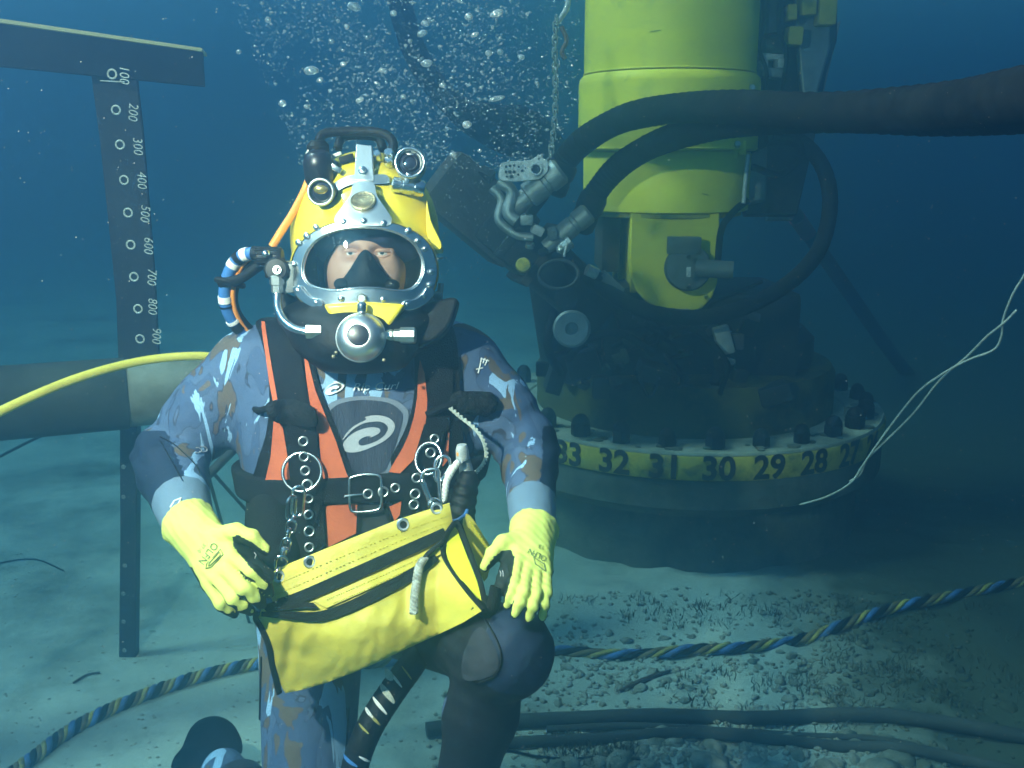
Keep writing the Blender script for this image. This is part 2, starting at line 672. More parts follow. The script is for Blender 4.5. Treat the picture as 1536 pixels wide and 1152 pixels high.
M['skin'] = mat('skin', (.62, .36, .26), .5, 0, (.56, .30, .21), 30, .4, .7)
M['hood'] = mat('hood', (.012, .014, .035), .7, 0, (.03, .035, .07), 40, .45, .65, .6, 70)
M['eye_white'] = mat('eye_white', (.75, .73, .70), .15)
M['iris'] = mat('iris', (.05, .07, .08), .1)
M['brow'] = mat('brow', (.05, .03, .02), .8)
M['panel_dark'] = mat('panel_dark', (.030, .036, .058), .7, 0, (.05, .058, .085), 40, .4, .7, .5, 300, .2, stretch=(1, 1, .08))
M['panel_grey'] = mat('panel_grey', (.13, .16, .22), .6)
M['logo_grey'] = mat('logo_grey', (.36, .38, .42), .6)
M['logo_white'] = mat('logo_white', (.78, .80, .80), .6)
M['grey_cloth'] = mat('grey_cloth', (.014, .016, .022), .9, 0, (.030, .031, .038), 30, .4, .7, .3, 90)
M['cable_blue'] = mat('cable_blue', (.045, .15, .40), .6, 0, (.05, .10, .22), 15, third=((.05, .06, .05), 30, .55, .7))
M['cable_yellow'] = mat('cable_yellow', (.42, .36, .06), .6, 0, (.24, .21, .05), 15, third=((.06, .06, .04), 30, .55, .7))
M['rope_pale'] = mat('rope_pale', (.52, .55, .48), .8, 0, (.34, .38, .34), 60)
M['cord_grey'] = mat('cord_grey', (.42, .43, .38), .8, 0, (.22, .22, .19), 120, .4, .6)
M['red_paint'] = mat('red_paint', (.30, .035, .02), .7)
M['plate_white'] = mat('plate_white', (.55, .58, .58), .5, .1, (.34, .37, .37), 40)

def wetsuit():
    m = bpy.data.materials.new('wetsuit')
    m.use_nodes = True
    nt = m.node_tree
    p = nt.nodes['Principled BSDF']
    p.inputs['Roughness'].default_value = .72
    p.inputs['Specular IOR Level'].default_value = .3
    geo = nt.nodes.new('ShaderNodeNewGeometry')
    def nz(scale, stretch, detail=3, dist=.6, off=(0, 0, 0)):
        mp = nt.nodes.new('ShaderNodeMapping')
        mp.inputs['Scale'].default_value = stretch
        mp.inputs['Location'].default_value = off
        mp.inputs['Rotation'].default_value = (0, R(28), 0)
        nt.links.new(geo.outputs['Position'], mp.inputs[0])
        n = nt.nodes.new('ShaderNodeTexNoise')
        n.inputs['Scale'].default_value = scale
        n.inputs['Detail'].default_value = detail
        n.inputs['Distortion'].default_value = dist
        nt.links.new(mp.outputs[0], n.inputs['Vector'])
        return n
    def ramp(fac, els):
        r = nt.nodes.new('ShaderNodeValToRGB')
        r.color_ramp.interpolation = 'CONSTANT'
        while len(r.color_ramp.elements) < len(els):
            r.color_ramp.elements.new(.5)
        for e, (pos, c) in zip(r.color_ramp.elements, els):
            e.position = pos
            e.color = (*c, 1)
        nt.links.new(fac, r.inputs['Fac'])
        return r.outputs['Color']
    def mix(f, a, b):
        x = nt.nodes.new('ShaderNodeMix')
        x.data_type = 'RGBA'
        nt.links.new(f, x.inputs[0])
        nt.links.new(a, x.inputs[6])
        if isinstance(b, tuple):
            x.inputs[7].default_value = (*b, 1)
        else:
            nt.links.new(b, x.inputs[7])
        return x.outputs[2]
    n1 = nz(13, (1.1, 1, .5))
    base = ramp(n1.outputs['Fac'], [(0, (.105, .082, .066)), (.40, (.035, .042, .07)), (.412, (.070, .108, .195)), (.52, (.035, .042, .07)), (.528, (.052, .085, .165)), (.60, (.11, .088, .07)), (.69, (.06, .095, .18))])
    n2 = nz(11, (1.6, 1, .45), 4, 1.0, (3, 1, 7))
    st = ramp(n2.outputs['Fac'], [(0, (0, 0, 0)), (.588, (1, 1, 1))])
    c = mix(st, base, (.27, .44, .66))
    for an, col in (('navy', (.008, .018, .045)), ('cuff', (.13, .19, .27)), ('black', (.007, .008, .011))):
        a = nt.nodes.new('ShaderNodeAttribute')
        a.attribute_name = an
        mr = nt.nodes.new('ShaderNodeMapRange')
        mr.inputs[1].default_value = .45
        mr.inputs[2].default_value = .55
        nt.links.new(a.outputs['Fac'], mr.inputs[0])
        c = mix(mr.outputs[0], c, col)
    nt.links.new(c, p.inputs['Base Color'])
    nb = nt.nodes.new('ShaderNodeTexNoise')
    nb.inputs['Scale'].default_value = 26
    nb.inputs['Detail'].default_value = 3
    nt.links.new(geo.outputs['Position'], nb.inputs['Vector'])
    b = nt.nodes.new('ShaderNodeBump')
    b.inputs['Strength'].default_value = .35
    b.inputs['Distance'].default_value = .01
    nt.links.new(nb.outputs['Fac'], b.inputs['Height'])
    nt.links.new(b.outputs['Normal'], p.inputs['Normal'])
    return m
M['wetsuit'] = wetsuit()

def two_tone(name, attr_name, a, b, rough_a, rough_b):
    m = bpy.data.materials.new(name)
    m.use_nodes = True
    nt = m.node_tree
    p = nt.nodes['Principled BSDF']
    at = nt.nodes.new('ShaderNodeAttribute')
    at.attribute_name = attr_name
    nzn = nt.nodes.new('ShaderNodeTexNoise')
    nzn.inputs['Scale'].default_value = 120
    geo = nt.nodes.new('ShaderNodeNewGeometry')
    nt.links.new(geo.outputs['Position'], nzn.inputs['Vector'])
    ad = nt.nodes.new('ShaderNodeMath')
    ad.operation = 'MULTIPLY_ADD'
    nt.links.new(nzn.outputs['Fac'], ad.inputs[0])
    ad.inputs[1].default_value = .25
    nt.links.new(at.outputs['Fac'], ad.inputs[2])
    mr = nt.nodes.new('ShaderNodeMapRange')
    mr.inputs[1].default_value = .56
    mr.inputs[2].default_value = .70
    nt.links.new(ad.outputs[0], mr.inputs[0])
    mx = nt.nodes.new('ShaderNodeMix')
    mx.data_type = 'RGBA'
    mx.inputs[6].default_value = (*a, 1)
    mx.inputs[7].default_value = (*b, 1)
    nt.links.new(mr.outputs[0], mx.inputs[0])
    nt.links.new(mx.outputs[2], p.inputs['Base Color'])
    p.inputs['Roughness'].default_value = .7
    p.inputs['Specular IOR Level'].default_value = .25
    bn = nt.nodes.new('ShaderNodeTexNoise')
    bn.inputs['Scale'].default_value = 110
    nt.links.new(geo.outputs['Position'], bn.inputs['Vector'])
    bp_ = nt.nodes.new('ShaderNodeBump')
    bp_.inputs['Strength'].default_value = .4
    bp_.inputs['Distance'].default_value = .002
    nt.links.new(bn.outputs['Fac'], bp_.inputs['Height'])
    nt.links.new(bp_.outputs['Normal'], p.inputs['Normal'])
    return m
M['glove'] = two_tone('glove', 'coat', (.64, .68, .15), (.010, .013, .012), .8, .5)

def glassy(name, tint, fac_lo, fac_hi, rough=.02):
    """thin clear pane: transparent, with a glossy share that grows at grazing angles"""
    m = bpy.data.materials.new(name)
    m.use_nodes = True
    nt = m.node_tree
    nt.nodes.clear()
    o = nt.nodes.new('ShaderNodeOutputMaterial')
    t = nt.nodes.new('ShaderNodeBsdfTransparent')
    t.inputs[0].default_value = (*tint, 1)
    g = nt.nodes.new('ShaderNodeBsdfGlossy')
    g.inputs['Roughness'].default_value = rough
    f = nt.nodes.new('ShaderNodeFresnel')
    f.inputs[0].default_value = 1.33
    mr = nt.nodes.new('ShaderNodeMapRange')
    mr.inputs[3].default_value = fac_lo
    mr.inputs[4].default_value = fac_hi
    nt.links.new(f.outputs[0], mr.inputs[0])
    x = nt.nodes.new('ShaderNodeMixShader')
    nt.links.new(mr.outputs[0], x.inputs[0])
    nt.links.new(t.outputs[0], x.inputs[1])
    nt.links.new(g.outputs[0], x.inputs[2])
    nt.links.new(x.outputs[0], o.inputs[0])
    return m
M['visor'] = glassy('visor', (.93, .95, .96), .02, .8)

def bubble_mat():
    m = bpy.data.materials.new('bubble')
    m.use_nodes = True
    nt = m.node_tree
    nt.nodes.clear()
    o = nt.nodes.new('ShaderNodeOutputMaterial')
    t = nt.nodes.new('ShaderNodeBsdfTransparent')
    g = nt.nodes.new('ShaderNodeBsdfDiffuse')
    g.inputs[0].default_value = (.85, .9, .92, 1)
    gl = nt.nodes.new('ShaderNodeBsdfGlossy')
    gl.inputs['Roughness'].default_value = .12
    a = nt.nodes.new('ShaderNodeMixShader')
    a.inputs[0].default_value = .5
    nt.links.new(g.outputs[0], a.inputs[1])
    nt.links.new(gl.outputs[0], a.inputs[2])
    lw = nt.nodes.new('ShaderNodeFresnel')
    lw.inputs[0].default_value = 1.5
    mr = nt.nodes.new('ShaderNodeMapRange')
    mr.inputs[3].default_value = .42
    mr.inputs[4].default_value = .9
    nt.links.new(lw.outputs[0], mr.inputs[0])
    x = nt.nodes.new('ShaderNodeMixShader')
    nt.links.new(mr.outputs[0], x.inputs[0])
    nt.links.new(t.outputs[0], x.inputs[1])
    nt.links.new(a.outputs[0], x.inputs[2])
    nt.links.new(x.outputs[0], o.inputs[0])
    return m
M['bubble'] = bubble_mat()
M['silt'] = mat('silt', (.55, .56, .50), .9)
# ------------------------------------------------------------------ setting: sea bed and water
def bed_z(x, y):
    z = .020 * noise.noise(Vector((x * .9, y * .9, 0))) + .010 * noise.noise(Vector((x * 3.1, y * 3.1, 4)))
    rough = max(0.0, min(1.0, (x + .05) * 2.0))                       # stony ground on the right
    z += rough * (.016 * noise.noise(Vector((x * 9, y * 9, 1))) + .010 * noise.noise(Vector((x * 21, y * 21, 2))))
    z += .25 * noise.noise(Vector((x * .12, y * .12, 7))) * min(1, max(0, (math.hypot(x, y) - 5) / 8))
    return z

def spread(n, near, far):
    out = []
    for i in range(-n, n + 1):
        t = i / n
        out.append(math.copysign(near * abs(t) + (far - near) * abs(t) ** 4, t))
    return out
gx = spread(150, 5.0, 34.0)
gy = [3.0 + v for v in spread(150, 4.0, 33.0)]
bv = [(x, y, bed_z(x, y)) for y in gy for x in gx]
nx = len(gx)
bf = [(j * nx + i, j * nx + i + 1, (j + 1) * nx + i + 1, (j + 1) * nx + i) for j in range(len(gy) - 1) for i in range(nx - 1)]
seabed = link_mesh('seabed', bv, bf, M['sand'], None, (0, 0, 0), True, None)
tag(seabed, kind='structure')

# loose stones on the bed, nearest ones told apart one by one
def stone_mesh(seed):
    rnd = random.Random(seed)
    bm = bmesh.new()
    bmesh.ops.create_icosphere(bm, subdivisions=2, radius=1)
    o = Vector((rnd.random() * 50, rnd.random() * 50, 0))
    sx = (rnd.uniform(.8, 1.3), rnd.uniform(.7, 1.1), rnd.uniform(.5, .8))
    for v in bm.verts:
        k = 1 + .45 * noise.noise(v.co * 1.2 + o) + .30 * abs(noise.noise(v.co * 2.6 + o))
        v.co = Vector((v.co.x * sx[0], v.co.y * sx[1], v.co.z * sx[2])) * k
    me = bpy.data.meshes.new('stone')
    bm.to_mesh(me)
    bm.free()
    me.polygons.foreach_set('use_smooth', [True] * len(me.polygons))
    me.materials.append(M['stone'])
    return me
stones = [stone_mesh(k) for k in range(8)]
rs = random.Random(3)
spots = []
for k in range(170):
    if k < 80:
        px, py = rs.uniform(830, 1400), rs.uniform(1098, 1160)
        r = rs.uniform(.008, .022) if rs.random() < .9 else rs.uniform(.022, .032)
    else:
        px, py = rs.uniform(760, 1330), rs.uniform(925, 1075)
        r = rs.uniform(.006, .016)
        if rs.random() < .35:
            px = rs.uniform(1150, 1536)
    spots.append((px, py, r))
for (px, py, r) in spots:
    g = G(px, py)
    q = Quaternion((0, 0, 1), rs.uniform(0, 6.28)) @ Quaternion((1, 0, 0), rs.uniform(-.4, .4))
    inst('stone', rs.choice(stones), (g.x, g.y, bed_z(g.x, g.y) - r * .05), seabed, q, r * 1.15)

# finer rubble nobody could count
rb = MB()
ico = bmesh.new()
bmesh.ops.create_icosphere(ico, subdivisions=1, radius=1)
IV = [v.co.copy() for v in ico.verts]
IF = [[v.index for v in f.verts] for f in ico.faces]
ico.free()
for k in range(3600):
    px = rs.triangular(620, 1560, 1050)
    py = rs.uniform(890, 1175)
    g = G(px, py)
    if noise.noise(Vector((g.x * 2.5, g.y * 2.5, 9))) < -.12 and k % 3:
        continue
    r = rs.uniform(.0025, .009)
    s3 = (r * rs.uniform(.7, 1.4), r * rs.uniform(.7, 1.4), r * rs.uniform(.4, .9))
    a = rs.uniform(0, 6.28)
    c = Vector((g.x, g.y, bed_z(g.x, g.y) + r * .2))
    q = Quaternion((0, 0, 1), a)
    rb.add([c + q @ Vector((v.x * s3[0], v.y * s3[1], v.z * s3[2])) * rs.uniform(.75, 1.2) for v in IV], IF)
for k in range(500):
    px, py = rs.uniform(-40, 640), rs.uniform(820, 1160)
    g = G(px, py)
    r = rs.uniform(.002, .005)
    c = Vector((g.x, g.y, bed_z(g.x, g.y)))
    rb.add([c + Vector((v.x * r * 1.3, v.y * r, v.z * r * .6)) for v in IV], IF)
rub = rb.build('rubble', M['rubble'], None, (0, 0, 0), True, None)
tag(rub, 'fine pale rubble and shell scattered over the sea bed', 'rubble', kind='stuff')

# short weed growing between the stones
wd = MB()
for k in range(150):
    px, py = rs.choice([(rs.uniform(1000, 1450), rs.uniform(1000, 1095)), (rs.uniform(820, 960), rs.uniform(1110, 1150)), (rs.uniform(1250, 1536), rs.uniform(900, 1060)), (rs.uniform(700, 1300), rs.uniform(900, 940))])
    g = G(px, py)
    for b in range(16):
        c = Vector((g.x + rs.gauss(0, .018), g.y + rs.gauss(0, .018), 0))
        c.z = bed_z(c.x, c.y) - .003
        h = rs.uniform(.012, .036)
        lean = Vector((rs.gauss(0, .5), rs.gauss(0, .5), 1)).normalized()
        w = rs.uniform(.001, .0022)
        s_ = Vector((math.cos(k + b), math.sin(k + b), 0)) * w
        m_ = c + lean * h * .55
        t_ = c + lean * h + Vector((rs.gauss(0, .006), rs.gauss(0, .006), 0))
        wd.add([c - s_, c + s_, m_ + s_ * .8, m_ - s_ * .8, t_], [(0, 1, 2, 3), (3, 2, 4)])
weed = wd.build('weed', M['weed'], None, (0, 0, 0), True, None)
tag(weed, 'short dark weed growing between the stones of the sea bed', 'weed', kind='stuff')

# the water itself
hz = MB()
hz.box((0, 3, .75), (90, 90, 4.5))
haze = hz.build('haze', None, None, (0, 0, 0), False)
tag(haze, 'blue green sea water filling the whole scene', 'water', kind='stuff')
hm = bpy.data.materials.new('water_volume')
hm.use_nodes = True
hn = hm.node_tree
hn.nodes.clear()
ho = hn.nodes.new('ShaderNodeOutputMaterial')
hv = hn.nodes.new('ShaderNodeVolumePrincipled')
hv.inputs['Color'].default_value = (*WATER_COLOR, 1)
hv.inputs['Absorption Color'].default_value = (*WATER_ABSORB, 1)
hv.inputs['Density'].default_value = WATER_DENSITY
hv.inputs['Anisotropy'].default_value = WATER_G
hn.links.new(hv.outputs[0], ho.inputs['Volume'])
haze.data.materials.append(hm)
# ------------------------------------------------------------------ the photographer's strobe, whose glint shows on the regulator
ST = Vector((-.82, .50, 1.74))
st_aim = (W(690, 400, 1.85) - ST).normalized()
stb = thing('strobe', 'black underwater strobe lighting the diver from beside the camera', 'lamp', ST - Vector((0, 0, .06)))
MB().lathe([(.030, -.17), (.048, -.165), (.052, -.15), (.052, -.03), (.060, -.02), (.060, 0), (.050, .002)], ST, st_aim, 32).build('housing', M['black_knob'], stb)
MB().torus(ST, st_aim, .055, .006, 36, 8).build('front_ring', M['steel'], stb)
MB().lathe([(.048, .0025), (.046, .005), (.02, .008)], ST, st_aim, 28).build('lens', M['plate_white'], stb)
sld = bpy.data.lights.new('strobe_light', 'SPOT')
sld.energy = STROBE_POWER
sld.spot_size = R(110)
sld.spot_blend = 1.0
sld.shadow_soft_size = .025
sld.color = (1.0, .85, .68)
slo = bpy.data.objects.new('strobe_light', sld)
COL.objects.link(slo)
slo.parent = stb
slo.location = ST + st_aim * .03 - org(stb)
slo.rotation_euler = (-st_aim).to_track_quat('Z', 'Y').to_euler()
# ------------------------------------------------------------------ numbered round base behind the diver
BC = Vector((.64, 3.61, 0))
BR = .72
base = thing('pile_base', 'round fouled base with a yellow numbered band and black bolts', 'base', BC)
MB().lathe([(BR * .90, -.15), (BR * .90, .19), (BR * .965, .225), (BR, .24), (BR, .335)], BC, seg=96).build('skirt', M['fouled'], base)
MB().lathe([(BR + .004, .337), (BR + .006, .341), (BR + .006, .408), (BR + .003, .413)], BC, seg=96).build('number_band', M['dirty_yellow'], base)
MB().lathe([(BR, .414), (BR, .419), (BR - .004, .424), (BR - .13, .426), (BR - .135, .42)], BC, seg=96).build('flange', M['flange'], base)
MB().lathe([(.545, .40), (.545, .56), (.53, .585), (.30, .60), (.28, .66), (.05, .67)], BC, seg=64).build('drum', M['drum_yellow_shaded'], base)
bolt_m = MB()
bolt_m.lathe([(.031, 0), (.031, .036), (.027, .040)], (0, 0, 0), seg=6)
bolt_m.lathe([(.0275, .040), (.0275, .044), (.025, .052), (.015, .064), (.004, .068)], (0, 0, 0), seg=16)
bm_ob = bolt_m.build('bolt', M['rubber'], base, smooth=True)
first = True
front = -math.pi / 2 + math.atan2(BC.x, BC.y) * 0
NB = 28
for k in range(NB):
    a = front + k * 2 * math.pi / NB - R(.5)
    pos = BC + Vector((math.cos(a) * (BR - .06), math.sin(a) * (BR - .06), .426))
    q = Quaternion((0, 0, 1), k * .7)
    s = .95 + .1 * math.sin(k * 5.1)
    if first:
        # the template was built about the world origin: re-base it
        me = bm_ob.data
        for v in me.vertices:
            v.co += org(base)
        bm_ob.location = pos - org(base)
        bm_ob.rotation_mode = 'QUATERNION'
        bm_ob.rotation_quaternion = q
        first = False
    else:
        inst('bolt', bm_ob, pos, base, q, s)
def band_text(txt, ang, z, size):
    v, f = text_mesh(txt, size, .0012, 0, .0030)
    out = []
    for p in v:
        a = ang + p.x / (BR + .007)
        r = BR + .0066 + p.z
        out.append(BC + Vector((math.cos(a) * r, math.sin(a) * r, z + p.y)))
    return link_mesh('number', out, f, M['number_black'], base, smooth=False)
for n in range(26, 36):
    k = 30 - n
    band_text(str(n), front + k * 2 * math.pi / NB - R(.5), .375, .106)
# fouling lumps lying on the flange
lm = MB()
for k in range(70):
    a = front + rs.uniform(-1.5, 1.5)
    r = BR - rs.uniform(.02, .12)
    c = BC + Vector((math.cos(a) * r, math.sin(a) * r, .427))
    s_ = rs.uniform(.006, .018)
    lm.add([c + Vector((v.x * s_ * 1.4, v.y * s_, v.z * s_ * .5)) * 1.0 for v in IV], IF)
lm_o = lm.build('fouling', M['fouled'], base)
tag(lm_o, kind='stuff')

# ------------------------------------------------------------------ yellow tower (tool body) over the base
TC = Vector((.520, 3.40, 0))
TR = .285
tower = thing('tool_tower', 'tall yellow cylindrical tool body with clevis foot above the numbered base', 'machine', TC)
MB().lathe([(TR - .004, 1.575), (TR - .004, 2.35), (TR + .012, 2.36), (TR + .012, 2.5)], TC, seg=72).build('upper_body', M['tower_yellow'], tower)
MB().lathe([(TR - .002, 1.33), (TR + .012, 1.335), (TR + .013, 1.54), (TR + .010, 1.56), (TR - .002, 1.572)], TC, seg=72).build('collar', M['tower_yellow'], tower)
MB().lathe([(TR - .022, 1.135), (TR - .008, 1.14), (TR - .006, 1.32), (TR - .01, 1.328)], TC, seg=72).build('lower_body', M['tower_yellow'], tower)
MB().lathe([(TR - .05, 1.118), (TR - .03, 1.122), (TR - .03, 1.134)], TC, seg=72).build('recess_ring', M['dirty_yellow'], tower)  # set-back ring in duller yellow below the lower body
# clevis: two rounded yellow plates under the body
def clevis(y0, thick, name):
    d = PX((TC.x, y0, 1.0))[2]
    out = [(946, 318), (1080, 318), (1078, 400), (1076, 425), (1068, 447), (1054, 462), (1036, 469), (1010, 469), (988, 464), (969, 453), (955, 437), (947, 416), (944, 390)]
    pts = []
    for (a, b) in out:
        r = ray(a, b)
        t = (y0 - CAM.y) / r.y
        pts.append(CAM + r * t)
    m = MB()
    m.prism(pts, (0, thick, 0))
    o = m.build(name, M['tower_yellow'], tower)
    recalc(o)
    return bevel(o, .006)
clevis(3.17, .05, 'clevis_plate')
c2 = MB()
c2.box((TC.x - .02, 3.62, .98), (.26, .05, .30), None, .02)
c2.build('clevis_plate', M['dirty_yellow'], tower)
MB().box((TC.x - .125, 3.40, 1.0), (.02, .42, .24), None, .004).build('web_plate', M['dirty_yellow'], tower)
MB().box((TC.x - .19, 3.45, 1.03), (.06, .30, .19), None, .006).build('side_block', M['brown_metal'], tower)
pin = W(1035, 405, 3.06)
m = MB()
m.lathe([(.071, 0), (.073, .006), (.073, .03), (.068, .036), (.03, .038)], pin + Vector((0, .06, 0)), (0, -1, .12), 40)
o = m.build('pin_disc', M['dark_steel'], tower)
MB().box(W(1033, 408, 3.01), (.013, .010, .03), None, .002).build('disc_slot', M['plate_white'], o)
for dy in (-22, 24):
    MB().lathe([(.007, 0), (.007, .008)], W(1033, 407 + dy, 3.02), (0, -1, 0), 10).build('disc_screw', M['dark_metal'], o)
MB().tube([W(1045, 402, 3.05), W(1075, 404, 3.03), W(1100, 405, 3.02)], .027, 18).build('lock_arm', M['dark_steel'], tower)
MB().box(W(1026, 368, 3.08), (.105, .03, .055), None, .006).build('slot_block', M['dark_steel'], tower)
MB().box(W(1022, 467, 3.02), (.05, .02, .014), None, .003).build('drain_plug', M['plate_white'], tower)
# bolted lugs on the collar
for (px, py, s) in ((1100, 122, 1), (1116, 118, .8), (1098, 225, 1), (1112, 222, .8)):
    MB().box(W(px, py, 3.12), (.030 * s, .04, .055 * s), None, .004).build('lug', M['tower_yellow'], tower)
for (px, py) in ((1107, 117), (1104, 135), (1126, 134), (1104, 218)):
    MB().lathe([(.012, 0), (.012, .02), (.008, .026)], W(px, py, 3.09), (0, -1, .2), 6).build('lug_bolt', M['steel'], tower)
# service panel on the right side: rails, fin plate, brackets, valves
rail = MB()
rail.tube([W(1130, -60, 3.20), W(1126, 60, 3.20), W(1122, 110, 3.20)], .008, 8)
rail.build('rail', M['dark_metal'], tower)
MB().tube([W(1122, 232, 3.12), W(1118, 270, 3.12), W(1115, 305, 3.12)], .007, 8).build('rail', M['plate_white'], tower)
for (a, b) in ((-20, 20), (28, 52), (62, 78)):
    MB().tube([W(1131 - a * .02, a, 3.16), W(1131 - b * .05, b, 3.16)], .0055, 8).build('rail_clip', M['plate_white'], tower)
fin = [(1128, -80), (1258, -80), (1256, 60), (1240, 110), (1222, 210), (1196, 322), (1118, 322), (1118, 240), (1128, 120)]
m = MB()
m.prism([W(a, b, 3.38) for a, b in fin], FWD * .05)
o = m.build('service_panel', M['dark_metal'], tower)
recalc(o)
bevel(o, .006)
m = MB()
m.prism([W(a, b, 3.31) for a, b in [(1192, -60), (1248, -60), (1246, 70), (1224, 150), (1206, 160), (1196, 60)]], FWD * .04)
bevel(recalc(m.build('cover_plate', M['steel_dull'], tower)), .008)
m = MB()
m.prism([W(a, b, 3.30) for a, b in [(1120, 205), (1152, 205), (1150, 300), (1120, 305)]], FWD * .05)
bevel(recalc(m.build('cover_plate', M['steel_dull'], tower)), .008)
for i, (a, b, w, h, mt) in enumerate([(1160, 20, .05, .13, 'dark_metal'), (1158, 70, .06, .05, 'dark_metal'), (1152, 86, .085, .018, 'plate_white'), (1144, 97, .02, .03, 'plate_white'), (1168, 96, .022, .03, 'plate_white'), (1155, 110, .07, .03, 'steel_dull'), (1210, 8, .05, .07, 'dirty_yellow'), (1238, 18, .06, .09, 'dirty_yellow'), (1190, 55, .05, .06, 'dirty_yellow'), (1185, 20, .03, .05, 'dirty_yellow')]):
    MB().box(W(a, b, 3.24 + .01 * (i % 3)), (w, .07, h), Quaternion((0, 1, 0), .06 * (i % 3 - 1)), min(w, h) * .18).build('valve_block', M[mt], tower)
for pts in ([(1140, -40), (1146, 30), (1138, 70), (1150, 110), (1142, 160)], [(1172, -40), (1168, 40), (1180, 80), (1172, 140)], [(1130, 90), (1136, 150), (1150, 215)]):
    MB().tube(catmull([W(a, b, 3.20) for a, b in pts], 6), .007, 8).build('pilot_line', M['hose_black'], tower)
for pts in ([(1128, 250), (1170, 262), (1200, 235), (1195, 212), (1160, 205)], [(1122, 300), (1100, 318), (1082, 345), (1076, 400)]):
    MB().tube(catmull([W(a, b, 3.14) for a, b in pts], 8), .011, 10).build('pilot_line', M['hose_black'], tower)
# tapered guide plate right of the panel
m = MB()
m.prism([W(a, b, 3.6) for a, b in [(1215, 60), (1262, 30), (1190, 330), (1150, 330)]], FWD * .03)
bevel(recalc(m.build('guide_plate', M['steel_dull'], tower)), .004)

# scratches: thin worn lines on the paint
for (z, r_) in ((1.578, TR - .003), (1.338, TR + .0125)):
    MB().torus(TC + Vector((0, 0, z)), (0, 0, 1), r_, .0022, 96, 6).build('weld_bead', M['tower_yellow'], tower)
for (a0_, z0, da, dz) in ((-1.95, 1.68, .12, .004), (-1.30, 1.20, .08, -.006)):
    pts = [TC + Vector((math.cos(a0_ + da * k / 6) * (TR + (.0125 if 1.34 < z0 < 1.55 else -.0055 if z0 < 1.33 else -.0035)), math.sin(a0_ + da * k / 6) * (TR + (.0125 if 1.34 < z0 < 1.55 else -.0055 if z0 < 1.33 else -.0035)), z0 + dz * k / 6)) for k in range(7)]
    MB().tube(pts, .0009, 5).build('scratch', M['brown_metal'], tower)

# ------------------------------------------------------------------ dark machinery between base and tower
mach = thing('hydraulic_unit', 'dark jumbled hydraulic machinery standing on the base under the yellow tower', 'machine', (BC.x, BC.y, .60))
MB().box((BC.x + .02, 3.50, .72), (.62, .50, .30), None, .03).build('housing', M['dark_metal'], mach)
MB().box((BC.x - .34, 3.42, .70), (.20, .34, .34), Quaternion((0, 1, 0), .25), .03).build('housing', M['dark_metal'], mach)
MB().box((BC.x - .16, 3.30, .82), (.28, .20, .22), Quaternion((0, 1, 0), -.3), .03).build('housing', M['dark_metal'], mach)
MB().lathe([(.16, 0), (.17, .02), (.17, .10), (.13, .14)], (BC.x + .25, 3.42, .60), (0, 0, 1), 24).build('motor', M['dark_metal'], mach)
disc_c = W(858, 493, 3.0)
m = MB()
m.lathe([(.055, 0), (.057, .006), (.057, .03), (.050, .036), (.020, .034), (.018, .02), (.01, .02)], disc_c, (-.1, -1, .15), 36)
m.build('wheel', M['steel_dull'], mach)
MB().lathe([(.035, 0), (.036, .006), (.036, .025), (.015, .03)], W(850, 447, 3.05), (-.1, -1, .2), 24).build('wheel', M['dark_metal'], mach)
for i, (a, b, d, sx, sy, sz, mt) in enumerate([(875, 545, 3.1, .10, .1, .08, 'dark_metal'), (900, 580, 3.1, .05, .06, .07, 'brown_metal'), (835, 560, 3.12, .05, .08, .12, 'dark_metal'), (1085, 510, 3.1, .05, .05, .09, 'steel_dull'), (1105, 512, 3.12, .04, .04, .05, 'brown_metal'), (1090, 540, 3.1, .05, .03, .02, 'steel_dull'), (1030, 488, 3.02, .02, .03, .02, 'plate_white'), (920, 520, 3.1, .07, .1, .09, 'dark_metal'), (985, 560, 3.08, .12, .1, .05, 'dark_metal'), (1160, 590, 3.2, .10, .1, .06, 'dark_metal')]):
    MB().box(W(a, b, d), (sx, sy, sz), Quaternion((.3, 1, .2), .3 * (i % 3 - 1)), .006).build('fitting', M[mt], mach)
for pts, r in (([(850, 540, 3.0), (880, 510, 2.98), (930, 500, 3.0), (980, 530, 3.05)], .012), ([(830, 470, 3.05), (822, 520, 3.0), (840, 560, 3.05)], .014), ([(1010, 490, 3.02), (1050, 500, 3.0), (1090, 545, 3.05), (1080, 590, 3.15)], .009)):
    MB().tube(catmull([W(*p) for p in pts], 8), r, 10).build('pipe_run', M['hose_black'], mach)

for k in range(26):
    a, b = rs.uniform(815, 1130), rs.uniform(480, 580)
    d = rs.uniform(3.05, 3.25)
    s_ = rs.uniform(.012, .04)
    q = Quaternion((rs.random(), rs.random(), rs.random() + .1), rs.uniform(0, 3))
    mt = rs.choice(['dark_metal', 'dark_metal', 'brown_metal', 'hose_black', 'fouled'])
    if k % 2:
        MB().lathe([(s_ * .6, 0), (s_ * .6, s_), (s_ * .9, s_ * 1.02), (s_ * .9, s_ * 1.6), (s_ * .4, s_ * 1.7)], W(a, b, d), q @ Vector((0, 0, 1)), 12).build('fitting', M[mt], mach)
    else:
        MB().box(W(a, b, d), (s_ * 2, s_, s_ * 1.4), q, s_ * .15).build('fitting', M[mt], mach)
for k in range(9):
    a, b = rs.uniform(820, 1080), rs.uniform(470, 560)
    pts = [W(a, b, 3.05)]
    for j in range(3):
        a += rs.uniform(-40, 60); b += rs.uniform(-30, 40)
        pts.append(W(a, b, rs.uniform(2.98, 3.15)))
    MB().tube(catmull(pts, 6), rs.uniform(.004, .010), 8).build('pipe_run', M['hose_black'], mach)

